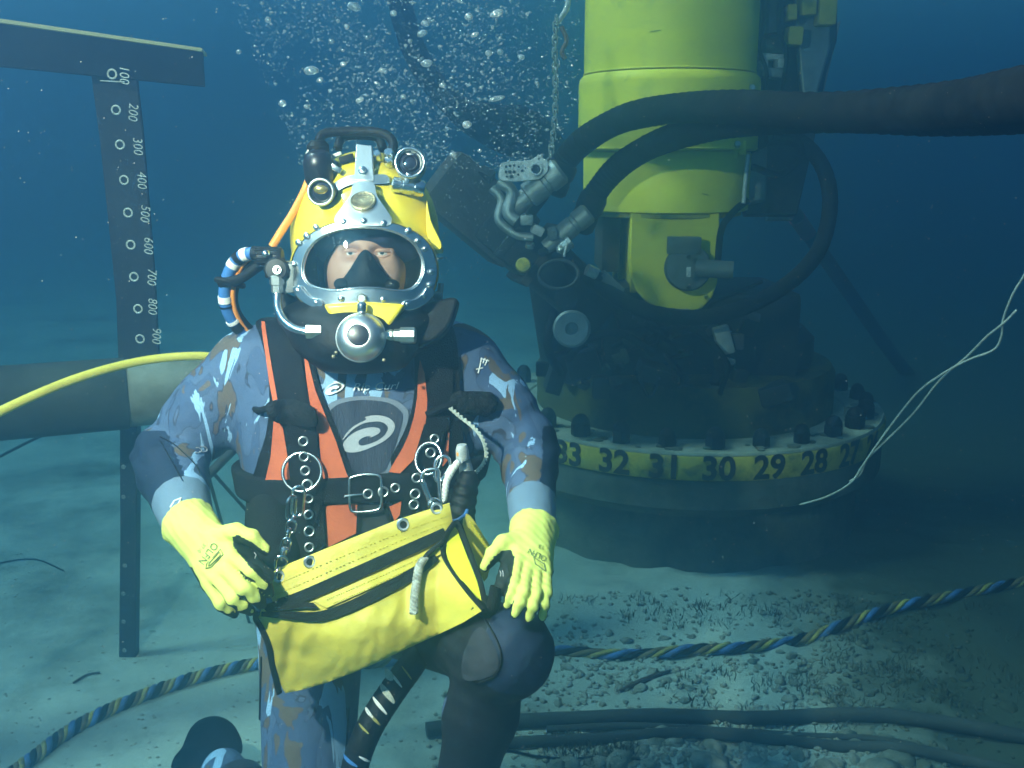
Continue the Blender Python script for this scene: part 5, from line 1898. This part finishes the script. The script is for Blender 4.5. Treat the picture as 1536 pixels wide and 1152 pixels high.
S2 = Z8([(572, 335), (590, 298), (640, 255), (700, 228), (760, 217), (805, 225), (812, 245), (790, 265), (745, 285), (752, 276), (725, 275), (690, 290), (672, 315), (690, 335), (740, 325), (800, 300), (850, 262), (800, 320), (740, 352), (670, 375), (610, 378), (578, 362)])
for s_ in (S1, S2):
    drape('logo', round_poly(s_, 3), TORSO, M['logo_grey'], body, .0018, .0008, 6)
    small = [(502 + (a - 553) * .37, 582 + (b - 651) * .37) for a, b in s_]
    drape('logo', round_poly(small, 2), TORSO, M['logo_white'], body, .0005, .0008, 4)
print_on('Rip Curl', 562, 580, R(-2), 20, TORSO, 'logo_white', body, 'logo_lettering', .0008, .35, .8)
# white scribble on the far sleeve
for pts in ([(717, 560), (720, 548), (722, 537)], [(714, 554), (724, 552)], [(724, 545), (727, 538)], [(727, 548), (731, 540)], [(721, 538), (733, 542)]):
    path = []
    for p in pts:
        h, n = hit(p[0], p[1], BODY)
        if h is not None:
            path.append(h + n * .0012)
    if len(path) > 1:
        MB().tube(path, .0013, 6).build('sleeve_mark', M['logo_white'], body)
for (cx_, cy_, r_) in ((303, 674, 7), (296, 676, 6)):
    path = []
    for k in range(8):
        a = k / 7 * 4.2 - 2
        h, n = hit(cx_ + math.cos(a) * r_, cy_ + math.sin(a) * r_ * .7, BODY)
        if h is not None:
            path.append(h + n * .0012)
    if len(path) > 2:
        MB().tube(path, .0011, 6).build('sleeve_mark', M['logo_grey'], body)
for pts in ([(256, 762), (262, 752), (272, 748), (268, 757), (261, 764)], [(252, 772), (258, 768)], [(280, 752), (284, 756)]):
    path = []
    for p in pts:
        h, n = hit(p[0], p[1], BODY)
        if h is not None:
            path.append(h + n * .0012)
    if len(path) > 1:
        MB().tube(path, .0016, 6).build('cuff_mark', M['logo_white'], body)

# ------------------------------------------------------------------ harness
har = thing('dive_harness', 'orange and black webbing harness with eyelets strapped over the wetsuit', 'harness', W(545, 760, 1.74))
drape('vest', round_poly([(384, 482), (412, 476), (455, 492), (469, 540), (481, 585), (492, 613), (505, 645), (514, 668), (525, 700), (545, 740), (388, 740), (384, 700), (398, 655), (404, 600), (400, 545), (390, 505)], 3), TORSO, M['webbing'], har, .002, .003, 8)
drape('vest', round_poly([(624, 520), (650, 500), (676, 486), (686, 520), (690, 580), (692, 640), (690, 735), (560, 742), (590, 716), (586, 690), (604, 652), (616, 620), (621, 590), (622, 556)], 3), TORSO, M['webbing'], har, .002, .003, 8)
for pts in ([(391, 482), (397, 482), (404, 530), (411, 570), (417, 604), (410, 606), (404, 575), (397, 525)],
            [(411, 625), (424, 640), (432, 690), (436, 728), (398, 720), (406, 685)],
            [(455, 520), (463, 545), (473, 585), (484, 613), (495, 640), (504, 662), (513, 690), (519, 708), (525, 722), (487, 728), (483, 707), (478, 660), (470, 630), (464, 600), (459, 565)],
            [(630, 540), (637, 560), (641, 600), (639, 640), (634, 664), (620, 690), (600, 710), (583, 708), (592, 692), (604, 672), (613, 652), (621, 625), (626, 595), (627, 560)]):
    drape('vest_panel', pts, TORSO, M['orange'], har, .0055, .002, 7)
drape('vest_trim', strip_outline([(664, 500), (670, 540), (673, 600), (670, 660)], 6), TORSO, M['brown_trim'], har, .0055, .002, 7)
drape('vest_panel', [(668, 640), (674, 650), (672, 690), (664, 700), (660, 680)], TORSO, M['orange'], har, .0055, .002, 7)
for pts in ([(487, 760), (536, 752), (534, 800), (490, 822)], [(584, 760), (602, 752), (600, 772), (592, 782)]):
    drape('vest_panel', pts, TORSO, M['orange'], har, .0035, .002, 7)
drape('vest_panel', [(538, 756), (584, 756), (592, 790), (540, 800)], TORSO, M['grey_cloth'], har, .0022, .002, 8)
drape('vest_trim', strip_outline([(540, 756), (538, 800)], 8), TORSO, M['webbing'], har, .0042, .0025, 7)
drape('vest_trim', strip_outline([(576, 756), (590, 792)], 7), TORSO, M['webbing'], har, .0042, .0025, 7)
# shoulder straps
drape('shoulder_strap', strip_outline([(420, 478), (430, 540), (441, 600), (450, 660)], (46, 44, 44, 42)), TORSO, M['webbing'], har, .007, .003, 7)
drape('shoulder_strap', strip_outline([(657, 496), (662, 540), (660, 600), (650, 670), (640, 700)], (34, 34, 36, 34, 34)), TORSO, M['webbing'], har, .007, .003, 7)
sv_ = drape('eyelet_strap', strip_outline([(451, 612), (455, 680), (461, 760), (466, 850)], (42, 44, 46, 48)), TORSO, M['webbing'], har, .012, .0035, 8)
st2 = drape('eyelet_strap', strip_outline([(652, 640), (636, 700), (622, 760), (618, 790)], (32, 36, 36, 34)), TORSO, M['webbing'], har, .012, .0035, 8)
# belt all the way round
zb = W(545, 737, 1.66).z
def belt_sdf(P):
    zz = zb + (P[:, 0] - W(545, 737, 1.66).x) * .05
    d = torso_sdf(P)
    return np.maximum(np.maximum(d - .0165, -(d + .01)), np.abs(P[:, 2] - zz) - .0235)
belt, be_v, be_f = nets_ob('belt', belt_sdf, (-.56, 1.45, zb - .06), (.03, 2.12, zb + .06), .0055, M['webbing'], har)
BELT = bvh_of(be_v, be_f)
def front_pt(px, py, lift=0.0):
    best = None
    for b in (BELT, bvh_ob(sv_), bvh_ob(st2), TORSO):
        h, n = hit(px, py, b)
        if h is not None and (best is None or (h - CAM).length < (best[0] - CAM).length):
            best = (h, n)
    if best is None:
        return W(px, py, 1.66), -FWD
    return best[0] + best[1] * lift, best[1]
_fb = [BELT, bvh_ob(sv_), bvh_ob(st2), TORSO]
def front_pt(px, py, lift=0.0):
    best = None
    for b in _fb:
        h, n = hit(px, py, b)
        if h is not None and (best is None or (h - CAM).length < (best[0] - CAM).length):
            best = (h, n)
    if best is None:
        return W(px, py, 1.66), -FWD
    return best[0] - ray(px, py) * lift, best[1]
ey = MB().torus((0, 0, 0), (0, 0, 1), .0072, .0019, 22, 8).build('eyelet', M['steel'], har)
for v in ey.data.vertices:
    v.co += org(har)
eyes = [(455, 662), (456, 685), (458, 706), (461, 727), (463, 748), (463, 772), (464, 797), (464, 821), (552, 741), (575, 738), (593, 732), (652, 658), (646, 679), (625, 717), (623, 741), (621, 757)]
for k, (a, b) in enumerate(eyes):
    p, n = front_pt(a, b, .0012)
    n = (n * .35 - ray(a, b)).normalized()
    q = frame_of(n)
    if k == 0:
        ey.location = p - org(har)
        ey.rotation_mode = 'QUATERNION'
        ey.rotation_quaternion = q
    else:
        inst('eyelet', ey, p, har, q, rs.uniform(.92, 1.08))
# buckle
bk_px = [(524, 722), (528, 716), (545, 712), (562, 712), (571, 717), (572, 738), (571, 760), (560, 766), (534, 768), (526, 764), (524, 745)]
bp_ = [front_pt(a, b, .006)[0] for a, b in round_poly(bk_px, 4)]
d_ = sum((p - CAM).dot(FWD) for p in bp_) / len(bp_) - .004
bk = MB().tube([W(a, b, d_) for a, b in round_poly(bk_px, 4)], .0026, 10, closed=True).build('buckle', M['chrome'], har)
MB().tube([W(517, 744, d_ - .001), W(532, 742, d_ - .001), W(548, 741, d_ + .004)], .0022, 8).build('prong', M['chrome'], bk)
# velcro keepers
vk = []
V, F = cdt(round_poly([(401, 606), (420, 599), (445, 600), (468, 609), (476, 622), (474, 640), (440, 638), (418, 634), (404, 624)], 3), 5)
o = shell_from([W(p.x, p.y, 1.640 + .010 * math.sin(p.x * .09) + .008 * ((p.y - 617) / 18) ** 2) for p in V], [-FWD] * len(V), F, .010, 'velcro_keeper', M['velcro'], har)
bevel(o, .003)
def pad_sdf(P):
    d = sd_cone(P, A(690, 604, 1.685), A(728, 606, 1.70), .020, .022)
    return d + .002 * np.sin(P[:, 0] * 300) * np.cos(P[:, 2] * 260)
nets_ob('velcro_keeper', pad_sdf, A(710, 605, 1.69) - .08, A(710, 605, 1.69) + .08, .0045, M['velcro'], har)
MB().tube([W(a, b, d) for a, b, d in [(640, 622, 1.665), (662, 612, 1.66), (684, 605, 1.67), (695, 603, 1.675)]], .006, 8).build('keeper_cord', M['webbing'], har)
MB().tube(catmull([W(a, b, d) for a, b, d in [(402, 612, 1.645), (388, 616, 1.68), (378, 614, 1.72), (360, 640, 1.82)]], 5), .006, 8).build('keeper_cord', M['webbing'], har)
# padded hip block
def hip_sdf(P):
    d = sd_cone(P, A(408, 770, 1.70), A(412, 830, 1.67), .042, .046)
    d = smin(d, sd_cone(P, A(395, 750, 1.75), A(402, 820, 1.72), .03, .04), .03)
    return d
nets_ob('hip_pad', hip_sdf, A(405, 795, 1.70) - .13, A(405, 795, 1.70) + .13, .006, M['webbing'], har)
def hip2(P):
    return smin(sd_cone(P, A(686, 745, 1.72), A(690, 800, 1.70), .025, .03), sd_cone(P, A(670, 760, 1.70), A(672, 860, 1.68), .03, .034), .02)
nets_ob('hip_pad', hip2, A(682, 800, 1.70) - .13, A(682, 800, 1.70) + .13, .006, M['webbing'], har)
# ribbed bailout whip at the waist
rb_ = catmull([W(*p) for p in [(392, 670, 1.80), (384, 700, 1.79), (379, 730, 1.78), (380, 760, 1.78)]], 20)
tag(MB().tube(rb_, lambda t: .0095 * (1 + .12 * math.sin(t * 110)), 12).build('ribbed_hose', M['brass'], None, rb_[-1]), 'short ribbed brown hose at the waist behind the orange vest', 'hose')

# ------------------------------------------------------------------ yellow tool bag
bag = thing('tool_bag', 'yellow tool bag with two black stripes hanging from the harness rings', 'bag', W(550, 1030, 1.50))
def bag_d(px, py):
    d = 1.535
    d -= .055 * math.exp(-(((px - 545) / 150.0) ** 2 + ((py - 945) / 75.0) ** 2))
    d -= .012 * math.exp(-(((px - 645) / 30.0) ** 2 + ((py - 900) / 50.0) ** 2))
    d += .010 * math.exp(-(((px - 610) / 14.0) ** 2 + ((py - 900) / 40.0) ** 2))
    d += .012 * math.exp(-(((px - 440 - (py - 960) * -.2) / 10.0) ** 2 + ((py - 970) / 45.0) ** 2))
    d -= .110 * max(0.0, (px - 655) / 70.0) * max(0.0, min(1.0, (py - 800) / 100.0))
    d -= .006 * math.sin((px + py * .4) * .035) * max(0, min(1, (py - 880) / 60))
    d += .004 * noise.noise(Vector((px * .03, py * .03, 0)))
    lowb = max(0, min(1, (py - 885) / 40))
    d += lowb * (.0022 * abs(noise.noise(Vector((px * .045 + py * .02, py * .02, 4)))) * 2 + .0016 * noise.noise(Vector((px * .09, py * .05, 6))))
    return d
BO = [(407, 862), (432, 848), (470, 832), (520, 812), (560, 796), (600, 780), (640, 766), (673, 756), (676, 770), (679, 788), (668, 800), (664, 815), (666, 834), (678, 858), (700, 886), (725, 915), (694, 934), (650, 955), (610, 973), (570, 992), (530, 1009), (490, 1024), (456, 1034), (428, 1040), (418, 1022), (410, 1000), (402, 970), (392, 945), (386, 928), (392, 914), (410, 903), (404, 880)]
V, F = cdt(BO, 5.5)
def top_line(px):
    return 862 + (px - 407) / (673 - 407) * (756 - 862)
Pb, Nb = [], []
for p in V:
    t = .012 + .055 * max(0.0, min(1.0, (p.y - top_line(p.x) - 45) / 70.0))
    edge = min(math.hypot(p.x - a, p.y - b) for a, b in BO)
    t *= .35 + .65 * min(1, edge / 25)
    d = bag_d(p.x, p.y)
    Pb.append(W(p.x, p.y, d + t))
    Nb.append((W(p.x, p.y, d) - W(p.x, p.y, d + t)))
bb = shell_from(Pb, Nb, F, 1.0, 'bag_body', M['bag_yellow'], bag, angle=70)
BAG = bvh_ob(bb)
flap = drape('top_flap', [(405, 860), (432, 846), (520, 810), (600, 778), (674, 754), (680, 788), (668, 796), (600, 822), (520, 857), (440, 893), (410, 905), (402, 884)], BAG, M['bag_yellow'], bag, .001, .003, 8, smooth_it=0)
FL = bvh_ob(flap)
mid = drape('middle_flap', [(470, 902), (530, 876), (600, 846), (650, 822), (662, 815), (664, 830), (640, 842), (600, 862), (540, 890), (490, 912)], BAG, M['bag_yellow'], bag, .002, .003, 8, smooth_it=0)
drape('stripe', strip_outline([(418, 906), (450, 896), (520, 866), (600, 830), (640, 812), (668, 798)], (16, 18, 19, 18, 17, 14)), BAG, M['webbing'], bag, .0025, .003, 7, smooth_it=0)
drape('stripe', strip_outline([(392, 921), (430, 923), (478, 925), (520, 912), (570, 888), (610, 866), (640, 846), (655, 836)], (7, 12, 16, 17, 17, 17, 15, 10)), BAG, M['webbing'], bag, .0025, .003, 7, smooth_it=0)
drape('zip_tape', [(392, 908), (420, 900), (470, 904), (478, 912), (440, 914), (400, 918)], BAG, M['webbing'], bag, .004, .004, 6, smooth_it=0)
# stitching along the flap
def stitch(pts, bv_, n, mt='dirty_yellow', w=.0007, ln=.45):
    path = catmull([Vector((a, b, 0)) for a, b in pts], 30)
    mb = MB()
    tot = len(path)
    for i in range(n):
        a, b = int(i / n * (tot - 1)), int((i + ln) / n * (tot - 1))
        h1, _ = hit(path[a].x, path[a].y, bv_)
        h2, _ = hit(path[b].x, path[b].y, bv_)
        if h1 is not None and h2 is not None:
            mb.tube([h1 - ray(path[a].x, path[a].y) * .0008, h2 - ray(path[b].x, path[b].y) * .0008], w, 5)
    if mb.v:
        tag(mb.build('stitching', M[mt], bag), kind='stuff')
stitch([(412, 893), (440, 881), (520, 846), (600, 811), (674, 782)], FL, 70)
stitch([(414, 878), (440, 866), (520, 832), (600, 799), (676, 772)], FL, 70)
stitch([(500, 905), (540, 888), (600, 860), (640, 840)], bvh_ob(mid), 40)
stitch([(490, 900), (540, 878), (600, 851), (655, 826)], bvh_ob(mid), 40)
stitch([(420, 936), (470, 938), (530, 922), (600, 890), (650, 858)], BAG, 60)
def edge_tube(pts, r, name, mt, dz=-.002):
    path = [W(p.x, p.y, p.z) for p in catmull([Vector((a, b, bag_d(a, b) + dz)) for a, b in pts], 8)]
    return MB().tube(path, r, 10, flat=.7).build(name, M[mt], bag)
edge_tube([(387, 918), (384, 928), (392, 942), (402, 965), (408, 995), (414, 1020), (419, 1040)], .0052, 'piping', 'webbing')
edge_tube([(682, 784), (669, 803), (664, 818), (668, 838), (686, 866), (706, 892), (727, 916)], .0050, 'piping', 'webbing')
# gusset at the right: inner face, far piping, back panel with zip teeth
gp = [(682, 790), (690, 806), (700, 832), (712, 862), (724, 896), (727, 912), (706, 888), (686, 862), (672, 838), (670, 816)]
gd = lambda a, b: 1.535 - max(0, b - 800) * .0009
V, F = cdt(round_poly(gp, 2), 7)
shell_from([W(p.x, p.y, gd(p.x, p.y) + .012) for p in V], [-FWD] * len(V), F, .003, 'gusset', M['bag_inside'], bag)
MB().tube(catmull([W(a, b, 1.548 - (b - 782) * .0008) for a, b in [(684, 782), (696, 806), (708, 838), (720, 872), (729, 912)]], 6), .0048, 10, flat=.7).build('piping', M['webbing'], bag)
bpn = [(694, 786), (700, 770), (712, 782), (728, 808), (736, 822), (735, 852), (726, 872), (714, 840)]
V, F = cdt(round_poly(bpn, 2), 7)
shell_from([W(p.x, p.y, 1.572 + (p.x - 690) * .0003) for p in V], [-FWD] * len(V), F, .003, 'back_panel', M['bag_yellow'], bag)
for k in range(11):
    t = k / 10
    c = W(706 + 26 * t, 784 + 40 * t, 1.566)
    MB().box(c, (.006, .003, .0028), Quaternion((0, 1, 0), .35), .0006).build('zip_tooth', M['dirty_yellow'], bag)
# inner corner filler, dark
MB().tube(catmull([W(a, b, 1.445) for a, b in [(712, 906), (720, 912), (732, 918), (740, 905), (745, 880)]], 5), .010, 10).build('corner_tab', M['webbing'], bag)
# eyelets of the bag
for (a, b, r, s) in ((465, 843, .0088, 0), (605, 787, .0092, 0), (655, 763, .0085, .0), (419, 865, .0085, 0)):
    h, n = hit(a, b, FL)
    if h is None:
        h, n = W(a, b, bag_d(a, b) - .004), -FWD
    n = -ray(a, b)
    g = MB().lathe([(r * 1.15, 0), (r * 1.15, .001), (r * .95, .0028), (r * .66, .0026), (r * .6, .0012)], h - n * .0003, n, 28).build('grommet', M['steel'], bag)
    MB().lathe([(r * .6, 0), (r * .58, .0006)], h + n * .0006, n, 20).build('grommet_hole', M['rubber'], g)
# braided zip pull
bc = catmull([W(a, b, bag_d(a, b) - .016) for a, b in [(636, 838), (629, 850), (625, 872), (622, 895), (621, 920)]], 14)
zp = None
for k in range(3):
    pts = []
    for i, p in enumerate(bc):
        a = i * .62 + k * 2.094
        pts.append(p + RT * (.0042 * math.cos(a)) + FWD * (.003 * math.sin(a)))
    MB().tube(pts, .0032, 8).build('zip_pull', M['cord_grey'], bag)
MB().tube(catmull([W(a, b, bag_d(a, b) - .010) for a, b in [(664, 812), (652, 822), (641, 832), (633, 844)]], 5), .0042, 8).build('pull_cord', M['rubber'], bag)

# ------------------------------------------------------------------ rings, links and hooks between harness and bag
ring_d = (front_pt(453, 737)[0] - CAM).dot(FWD) - .012
MB().torus(W(453, 708, ring_d + .002), -FWD + UP * .15, .0325, .0028, 44, 10).build('harness_ring', M['chrome'], har)
def oval(c, L, w, r, q, n=28):
    pts = []
    for i in range(n):
        a = 2 * math.pi * i / n
        pts.append(Vector(c) + q @ Vector((w * math.cos(a), 0, w * math.sin(a) + math.copysign(L / 2 - w, math.sin(a)))))
    m = MB()
    m.tube(pts, r, 8, closed=True)
    return m
def ang_q(a, tw=0.0):
    """turn in the picture plane by a, then twist"""
    return Quaternion((0, 1, 0), a) @ Quaternion((0, 0, 1), tw)
lc = thing('link_chain', 'short steel chain of snap links joining the left harness ring to the bag', 'chain', W(418, 862, 1.52))
for (a, b, L, w, r, an, tw) in ((447, 752, .052, .0095, .0024, .12, .3), (437, 762, .040, .0100, .0024, .12, 1.0), (437, 790, .022, .0070, .0022, .2, .2), (432, 804, .024, .0065, .0022, .25, 1.4), (429, 818, .024, .0065, .0022, .3, .1), (425, 832, .018, .0055, .0022, .2, 1.4), (422, 846, .026, .0085, .0022, .15, .2), (418, 860, .018, .0060, .0020, .1, 1.3)):
    t = (b - 740) / 125
    oval(W(a, b, 1.625 + (1.520 - 1.625) * t), L, w, r, ang_q(an, tw)).build('link', M['chrome'], lc)
MB().lathe([(.004, -.006), (.0065, -.004), (.0065, .004), (.004, .006)], W(427, 826, 1.548), (.2, 0, 1), 14).build('swivel', M['chrome'], lc)

MB().torus(W(643, 688, ring_d - .004), -FWD + RT * -.3 + UP * .2, .027, .0028, 40, 10, sx=.85).build('harness_ring', M['chrome'], har)
cb = thing('snap_hook', 'chrome snap hook joining the right harness ring to the bag corner', 'hook', W(653, 760, 1.56))
k1 = [(632, 718), (636, 708), (646, 704), (657, 706), (658, 722), (660, 745), (661, 760), (655, 768), (648, 765), (641, 745), (634, 728)]
MB().tube([W(p.x, p.y, 1.585) for p in catmull([Vector((a, b, 0)) for a, b in k1], 6, True)], .0030, 10, closed=True).build('frame', M['chrome'], cb)
MB().tube([W(637, 724, 1.580), W(648, 756, 1.578)], .0026, 8).build('gate', M['chrome'], cb)
MB().torus(W(651, 757, 1.562), -FWD + RT * .3, .0088, .0026, 26, 8).build('eye', M['chrome'], cb)
MB().ball(W(651, 757, 1.558), .0042, 10, 8).build('pin', M['chrome'], cb)
MB().ball(W(634, 722, 1.583), .0040, 10, 8).build('hinge', M['chrome'], cb)
cb2 = thing('shackle', 'second chrome shackle behind the snap hook on the right harness ring', 'shackle', W(665, 715, 1.60))
k2 = [(652, 702), (655, 690), (664, 684), (673, 688), (675, 702), (668, 712), (660, 722), (653, 718)]
MB().tube([W(p.x, p.y, 1.600) for p in catmull([Vector((a, b, 0)) for a, b in k2], 6, True)], .0030, 10, closed=True).build('bow', M['chrome'], cb2)
MB().tube([W(662, 722, 1.598), W(676, 698, 1.598)], .0022, 8).build('pin', M['chrome'], cb2)
# pale line with splice
tw_pts = [W(a, b, d) for a, b, d in [(676, 612, 1.66), (692, 626, 1.65), (712, 642, 1.645), (725, 660, 1.645), (730, 682, 1.65), (724, 698, 1.655), (713, 710, 1.66)]]
tp = catmull(tw_pts, 14)
ln = thing('lanyard', 'pale twisted lanyard curving out beside the left arm', 'rope', tp[-1])
for k in range(2):
    pts = []
    for i, p in enumerate(tp):
        a = i * .75 + k * math.pi
        pts.append(p + RT * (.0022 * math.cos(a)) + UP * (.0022 * math.sin(a)))
    MB().tube(pts, .0021, 6).build('strand', M['rope_pale'], ln)
sp_ = thing('spliced_rope', 'white spliced rope end shackled below the right harness ring', 'rope', W(666, 742, 1.585))
tp2 = catmull([W(a, b, 1.590) for a, b in [(688, 692), (678, 706), (670, 722), (667, 740), (665, 752)]], 10)
for k in range(3):
    pts = [p + RT * (.0034 * math.cos(i * .6 + k * 2.1)) + FWD * (.003 * math.sin(i * .6 + k * 2.1)) for i, p in enumerate(tp2)]
    MB().tube(pts, lambda t: .0036 - .001 * t, 8).build('strand', M['white_tape'], sp_)
tl = thing('taped_tool', 'grey tool handle with orange tip and black taped grip beside the bag', 'tool', W(700, 770, 1.60))
MB().lathe([(.009, 0), (.011, .004), (.0105, .018), (.008, .026)], W(694, 690, 1.605), (-.05, 0, 1), 14).build('tip', M['plate_white'], tl)
MB().ball(W(690, 681, 1.597), (.006, .004, .007), 12, 8).build('orange_mark', M['orange_hose'], tl)
MB().tube([W(696, 690, 1.612), W(699, 704, 1.612), W(701, 722, 1.612)], lambda t: .010 + .003 * t, 18).build('handle', M['steel_dull'], tl)
def grip(P):
    d = sd_cone(P, A(701, 722, 1.61), A(692, 772, 1.60), .0195, .022)
    return d + .0016 * np.sin(P[:, 2] * 420 + P[:, 0] * 90)
nets_ob('taped_grip', grip, A(697, 746, 1.605) - .065, A(697, 746, 1.605) + .065, .0036, M['rubber'], tl)
MB().torus(W(687, 772, 1.585), (-.5, -.2, 1), .016, .003, 24, 8).build('blue_band', M['blue_hose'], tl)

# ------------------------------------------------------------------ taped black hose hanging under the bag
th = thing('taped_hose', 'black hose wrapped with pale tape hanging from under the yellow bag', 'hose', W(530, 1180, 1.55))
hpth = catmull([W(a, b, d) for a, b, d in [(655, 900, 1.64), (640, 950, 1.62), (622, 990, 1.60), (595, 1028, 1.585), (568, 1068, 1.57), (548, 1105, 1.56), (534, 1145, 1.555), (524, 1200, 1.55)]], 12)
MB().tube(hpth, lambda t: .0225 - .002 * abs(t - .5) + .0004 * math.sin(t * 200), 18).build('hose', M['rubber'], th)
def tape_arc(i, w, mt, a0, a1, r=.0232):
    """a slanted strip of tape seen on the near side of the hose"""
    p = hpth[i]
    t = (hpth[i + 1] - hpth[i - 1]).normalized()
    s_ = t.cross(FWD).normalized()
    u_ = t.cross(s_).normalized()
    if u_.dot(FWD) > 0:
        u_ = -u_
    v_, f_2 = [], []
    n = 10
    for k in range(n + 1):
        a = a0 + (a1 - a0) * k / n
        c = p + (s_ * math.sin(a) + u_ * math.cos(a)) * r + t * (a * .006)
        ww = w * (.3 + .7 * math.sin(math.pi * (k + .4) / (n + .8)))
        o_ = (s_ * math.sin(a) + u_ * math.cos(a)) * .0008
        v_ += [c - t * ww / 2, c + t * ww / 2, c + t * ww / 2 + o_, c - t * ww / 2 + o_]
    for k in range(n):
        for e in range(4):
            f_2.append((k * 4 + e, k * 4 + (e + 1) % 4, k * 4 + 4 + (e + 1) % 4, k * 4 + 4 + e))
    recalc(link_mesh('tape', v_, f_2, M[mt], th, smooth=True, angle=50))
for (i, w, mt, a0, a1) in ((30, .003, 'cable_yellow', -.6, .5), (35, .0045, 'white_tape', -1.0, .3), (41, .010, 'rope_pale', -1.3, .5), (46, .0055, 'white_tape', -1.1, .5), (51, .005, 'cable_yellow', -.9, .5), (51, .0055, 'white_tape', -1.2, -.2), (57, .0035, 'cable_yellow', -.9, .1), (67, .004, 'white_tape', .1, 1.1), (71, .006, 'blue_hose', -1.2, .2)):
    tape_arc(i, w, mt, a0, a1)
m = MB()
V, F = cdt(round_poly([(577, 1002), (588, 1008), (590, 1020), (580, 1018)], 2), 5)
shell_from([W(p.x, p.y, 1.555) for p in V], [-FWD] * len(V), F, .002, 'tape_tail', M['rope_pale'], th)

# ------------------------------------------------------------------ exhaust bubbles and drifting silt
rb2 = random.Random(11)
def bubble_spot():
    while True:
        py = rb2.uniform(-90, 255)
        px = rb2.gauss(610, 165) - (120 - py) * .05
        left = 345 + max(0, py) * .42
        if left < px < 870 - max(0, py - 150) * .5 and noise.noise(Vector((px * .012, py * .012, 2))) + noise.noise(Vector((px * .03, py * .03, 8))) * .6 > rb2.uniform(-.75, .25):
            break
    return px, py, rb2.uniform(2.1, 3.1)
bub = MB()
for k in range(14000):
    px, py, d = bubble_spot()
    r = min(.0045, .00055 * math.exp(abs(rb2.gauss(0, .85))))
    c = W(px, py, d)
    s3 = (r * rb2.uniform(.8, 1.5), r, r * rb2.uniform(.6, 1.1))
    bub.add([c + Vector((v.x * s3[0], v.y * s3[1], v.z * s3[2])) for v in IV], IF)
for k in range(260):
    px, py, d = rb2.uniform(640, 800), rb2.uniform(230, 420), rb2.uniform(1.9, 2.5)
    r = rb2.uniform(.0006, .0017)
    c = W(px, py, d)
    bub.add([c + v * r for v in IV], IF)
tag(bub.build('fine_bubbles', M['bubble'], None, (0, 0, 0), True, None), 'cloud of fine exhaust bubbles rising above the helmet', 'bubbles', kind='stuff')
big = [(466, 106, 13, 7), (424, 155, 6, 6), (531, 10, 12, 7), (497, 62, 5, 4), (358, 78, 5, 4), (402, 30, 5, 5), (700, 187, 8, 6), (745, 20, 12, 6), (640, 95, 10, 6), (605, 145, 5, 4), (733, 80, 6, 5), (712, 52, 8, 4), (540, 150, 8, 4), (633, 50, 10, 5), (680, 232, 6, 5), (745, 148, 14, 4), (638, 35, 8, 5), (515, 96, 6, 4), (590, 20, 6, 5), (460, 160, 5, 4), (750, 78, 5, 5), (615, 62, 4, 4), (703, 25, 7, 6), (573, 105, 5, 4), (664, 128, 6, 4), (520, 40, 4, 4), (782, 86, 5, 5), (480, 120, 6, 4)]
bm0 = None
ordw = ['leftmost', 'second', 'third', 'fourth', 'fifth', 'sixth', 'seventh', 'eighth', 'ninth', 'tenth', 'eleventh', 'twelfth', 'thirteenth', 'fourteenth', 'fifteenth', 'sixteenth', 'seventeenth', 'eighteenth', 'nineteenth', 'twentieth', 'twenty-first', 'twenty-second', 'twenty-third', 'twenty-fourth', 'twenty-fifth', 'twenty-sixth', 'twenty-seventh', 'rightmost']
for kk, (a, b, w, h) in enumerate(sorted(big)):
    d = rb2.uniform(1.95, 2.5)
    c = W(a, b, d)
    k = d / FPX
    vv = []
    bmx = MB().ball((0, 0, 0), (w * k * .9, h * k * .9, h * k * .9), 14, 9, Quaternion((0, 1, 0), rb2.uniform(-.4, .4)))
    vv = [c + v * (1 + .22 * noise.noise(v.normalized() * 1.6 + Vector((a, b, 0)))) for v in bmx.v]
    o = link_mesh('bubble', vv, bmx.f, M['bubble'], None, c, True, None)
    tag(o, ordw[kk] + ('' if kk in (0, 27) else ' from the left') + ' of the large air bubbles rising above the helmet', 'bubble', 'large bubbles above the helmet')
sn = MB()
for k in range(2300):
    px, py, d = rb2.uniform(-20, 1560), rb2.uniform(-20, 1160), rb2.uniform(.75, 2.6) 
    c = W(px, py, d)
    if 190 < px < 840 and py > 180 and d > 1.35:
        continue
    r = rb2.uniform(.00018, .00048) * d ** .5
    sn.add([c + Vector((v.x, v.y, v.z * .8)) * r for v in IV], IF)
tag(sn.build('drifting_silt', M['silt'], None, (0, 0, 0), True, None), 'pale specks of silt drifting in the water', 'silt', kind='stuff')
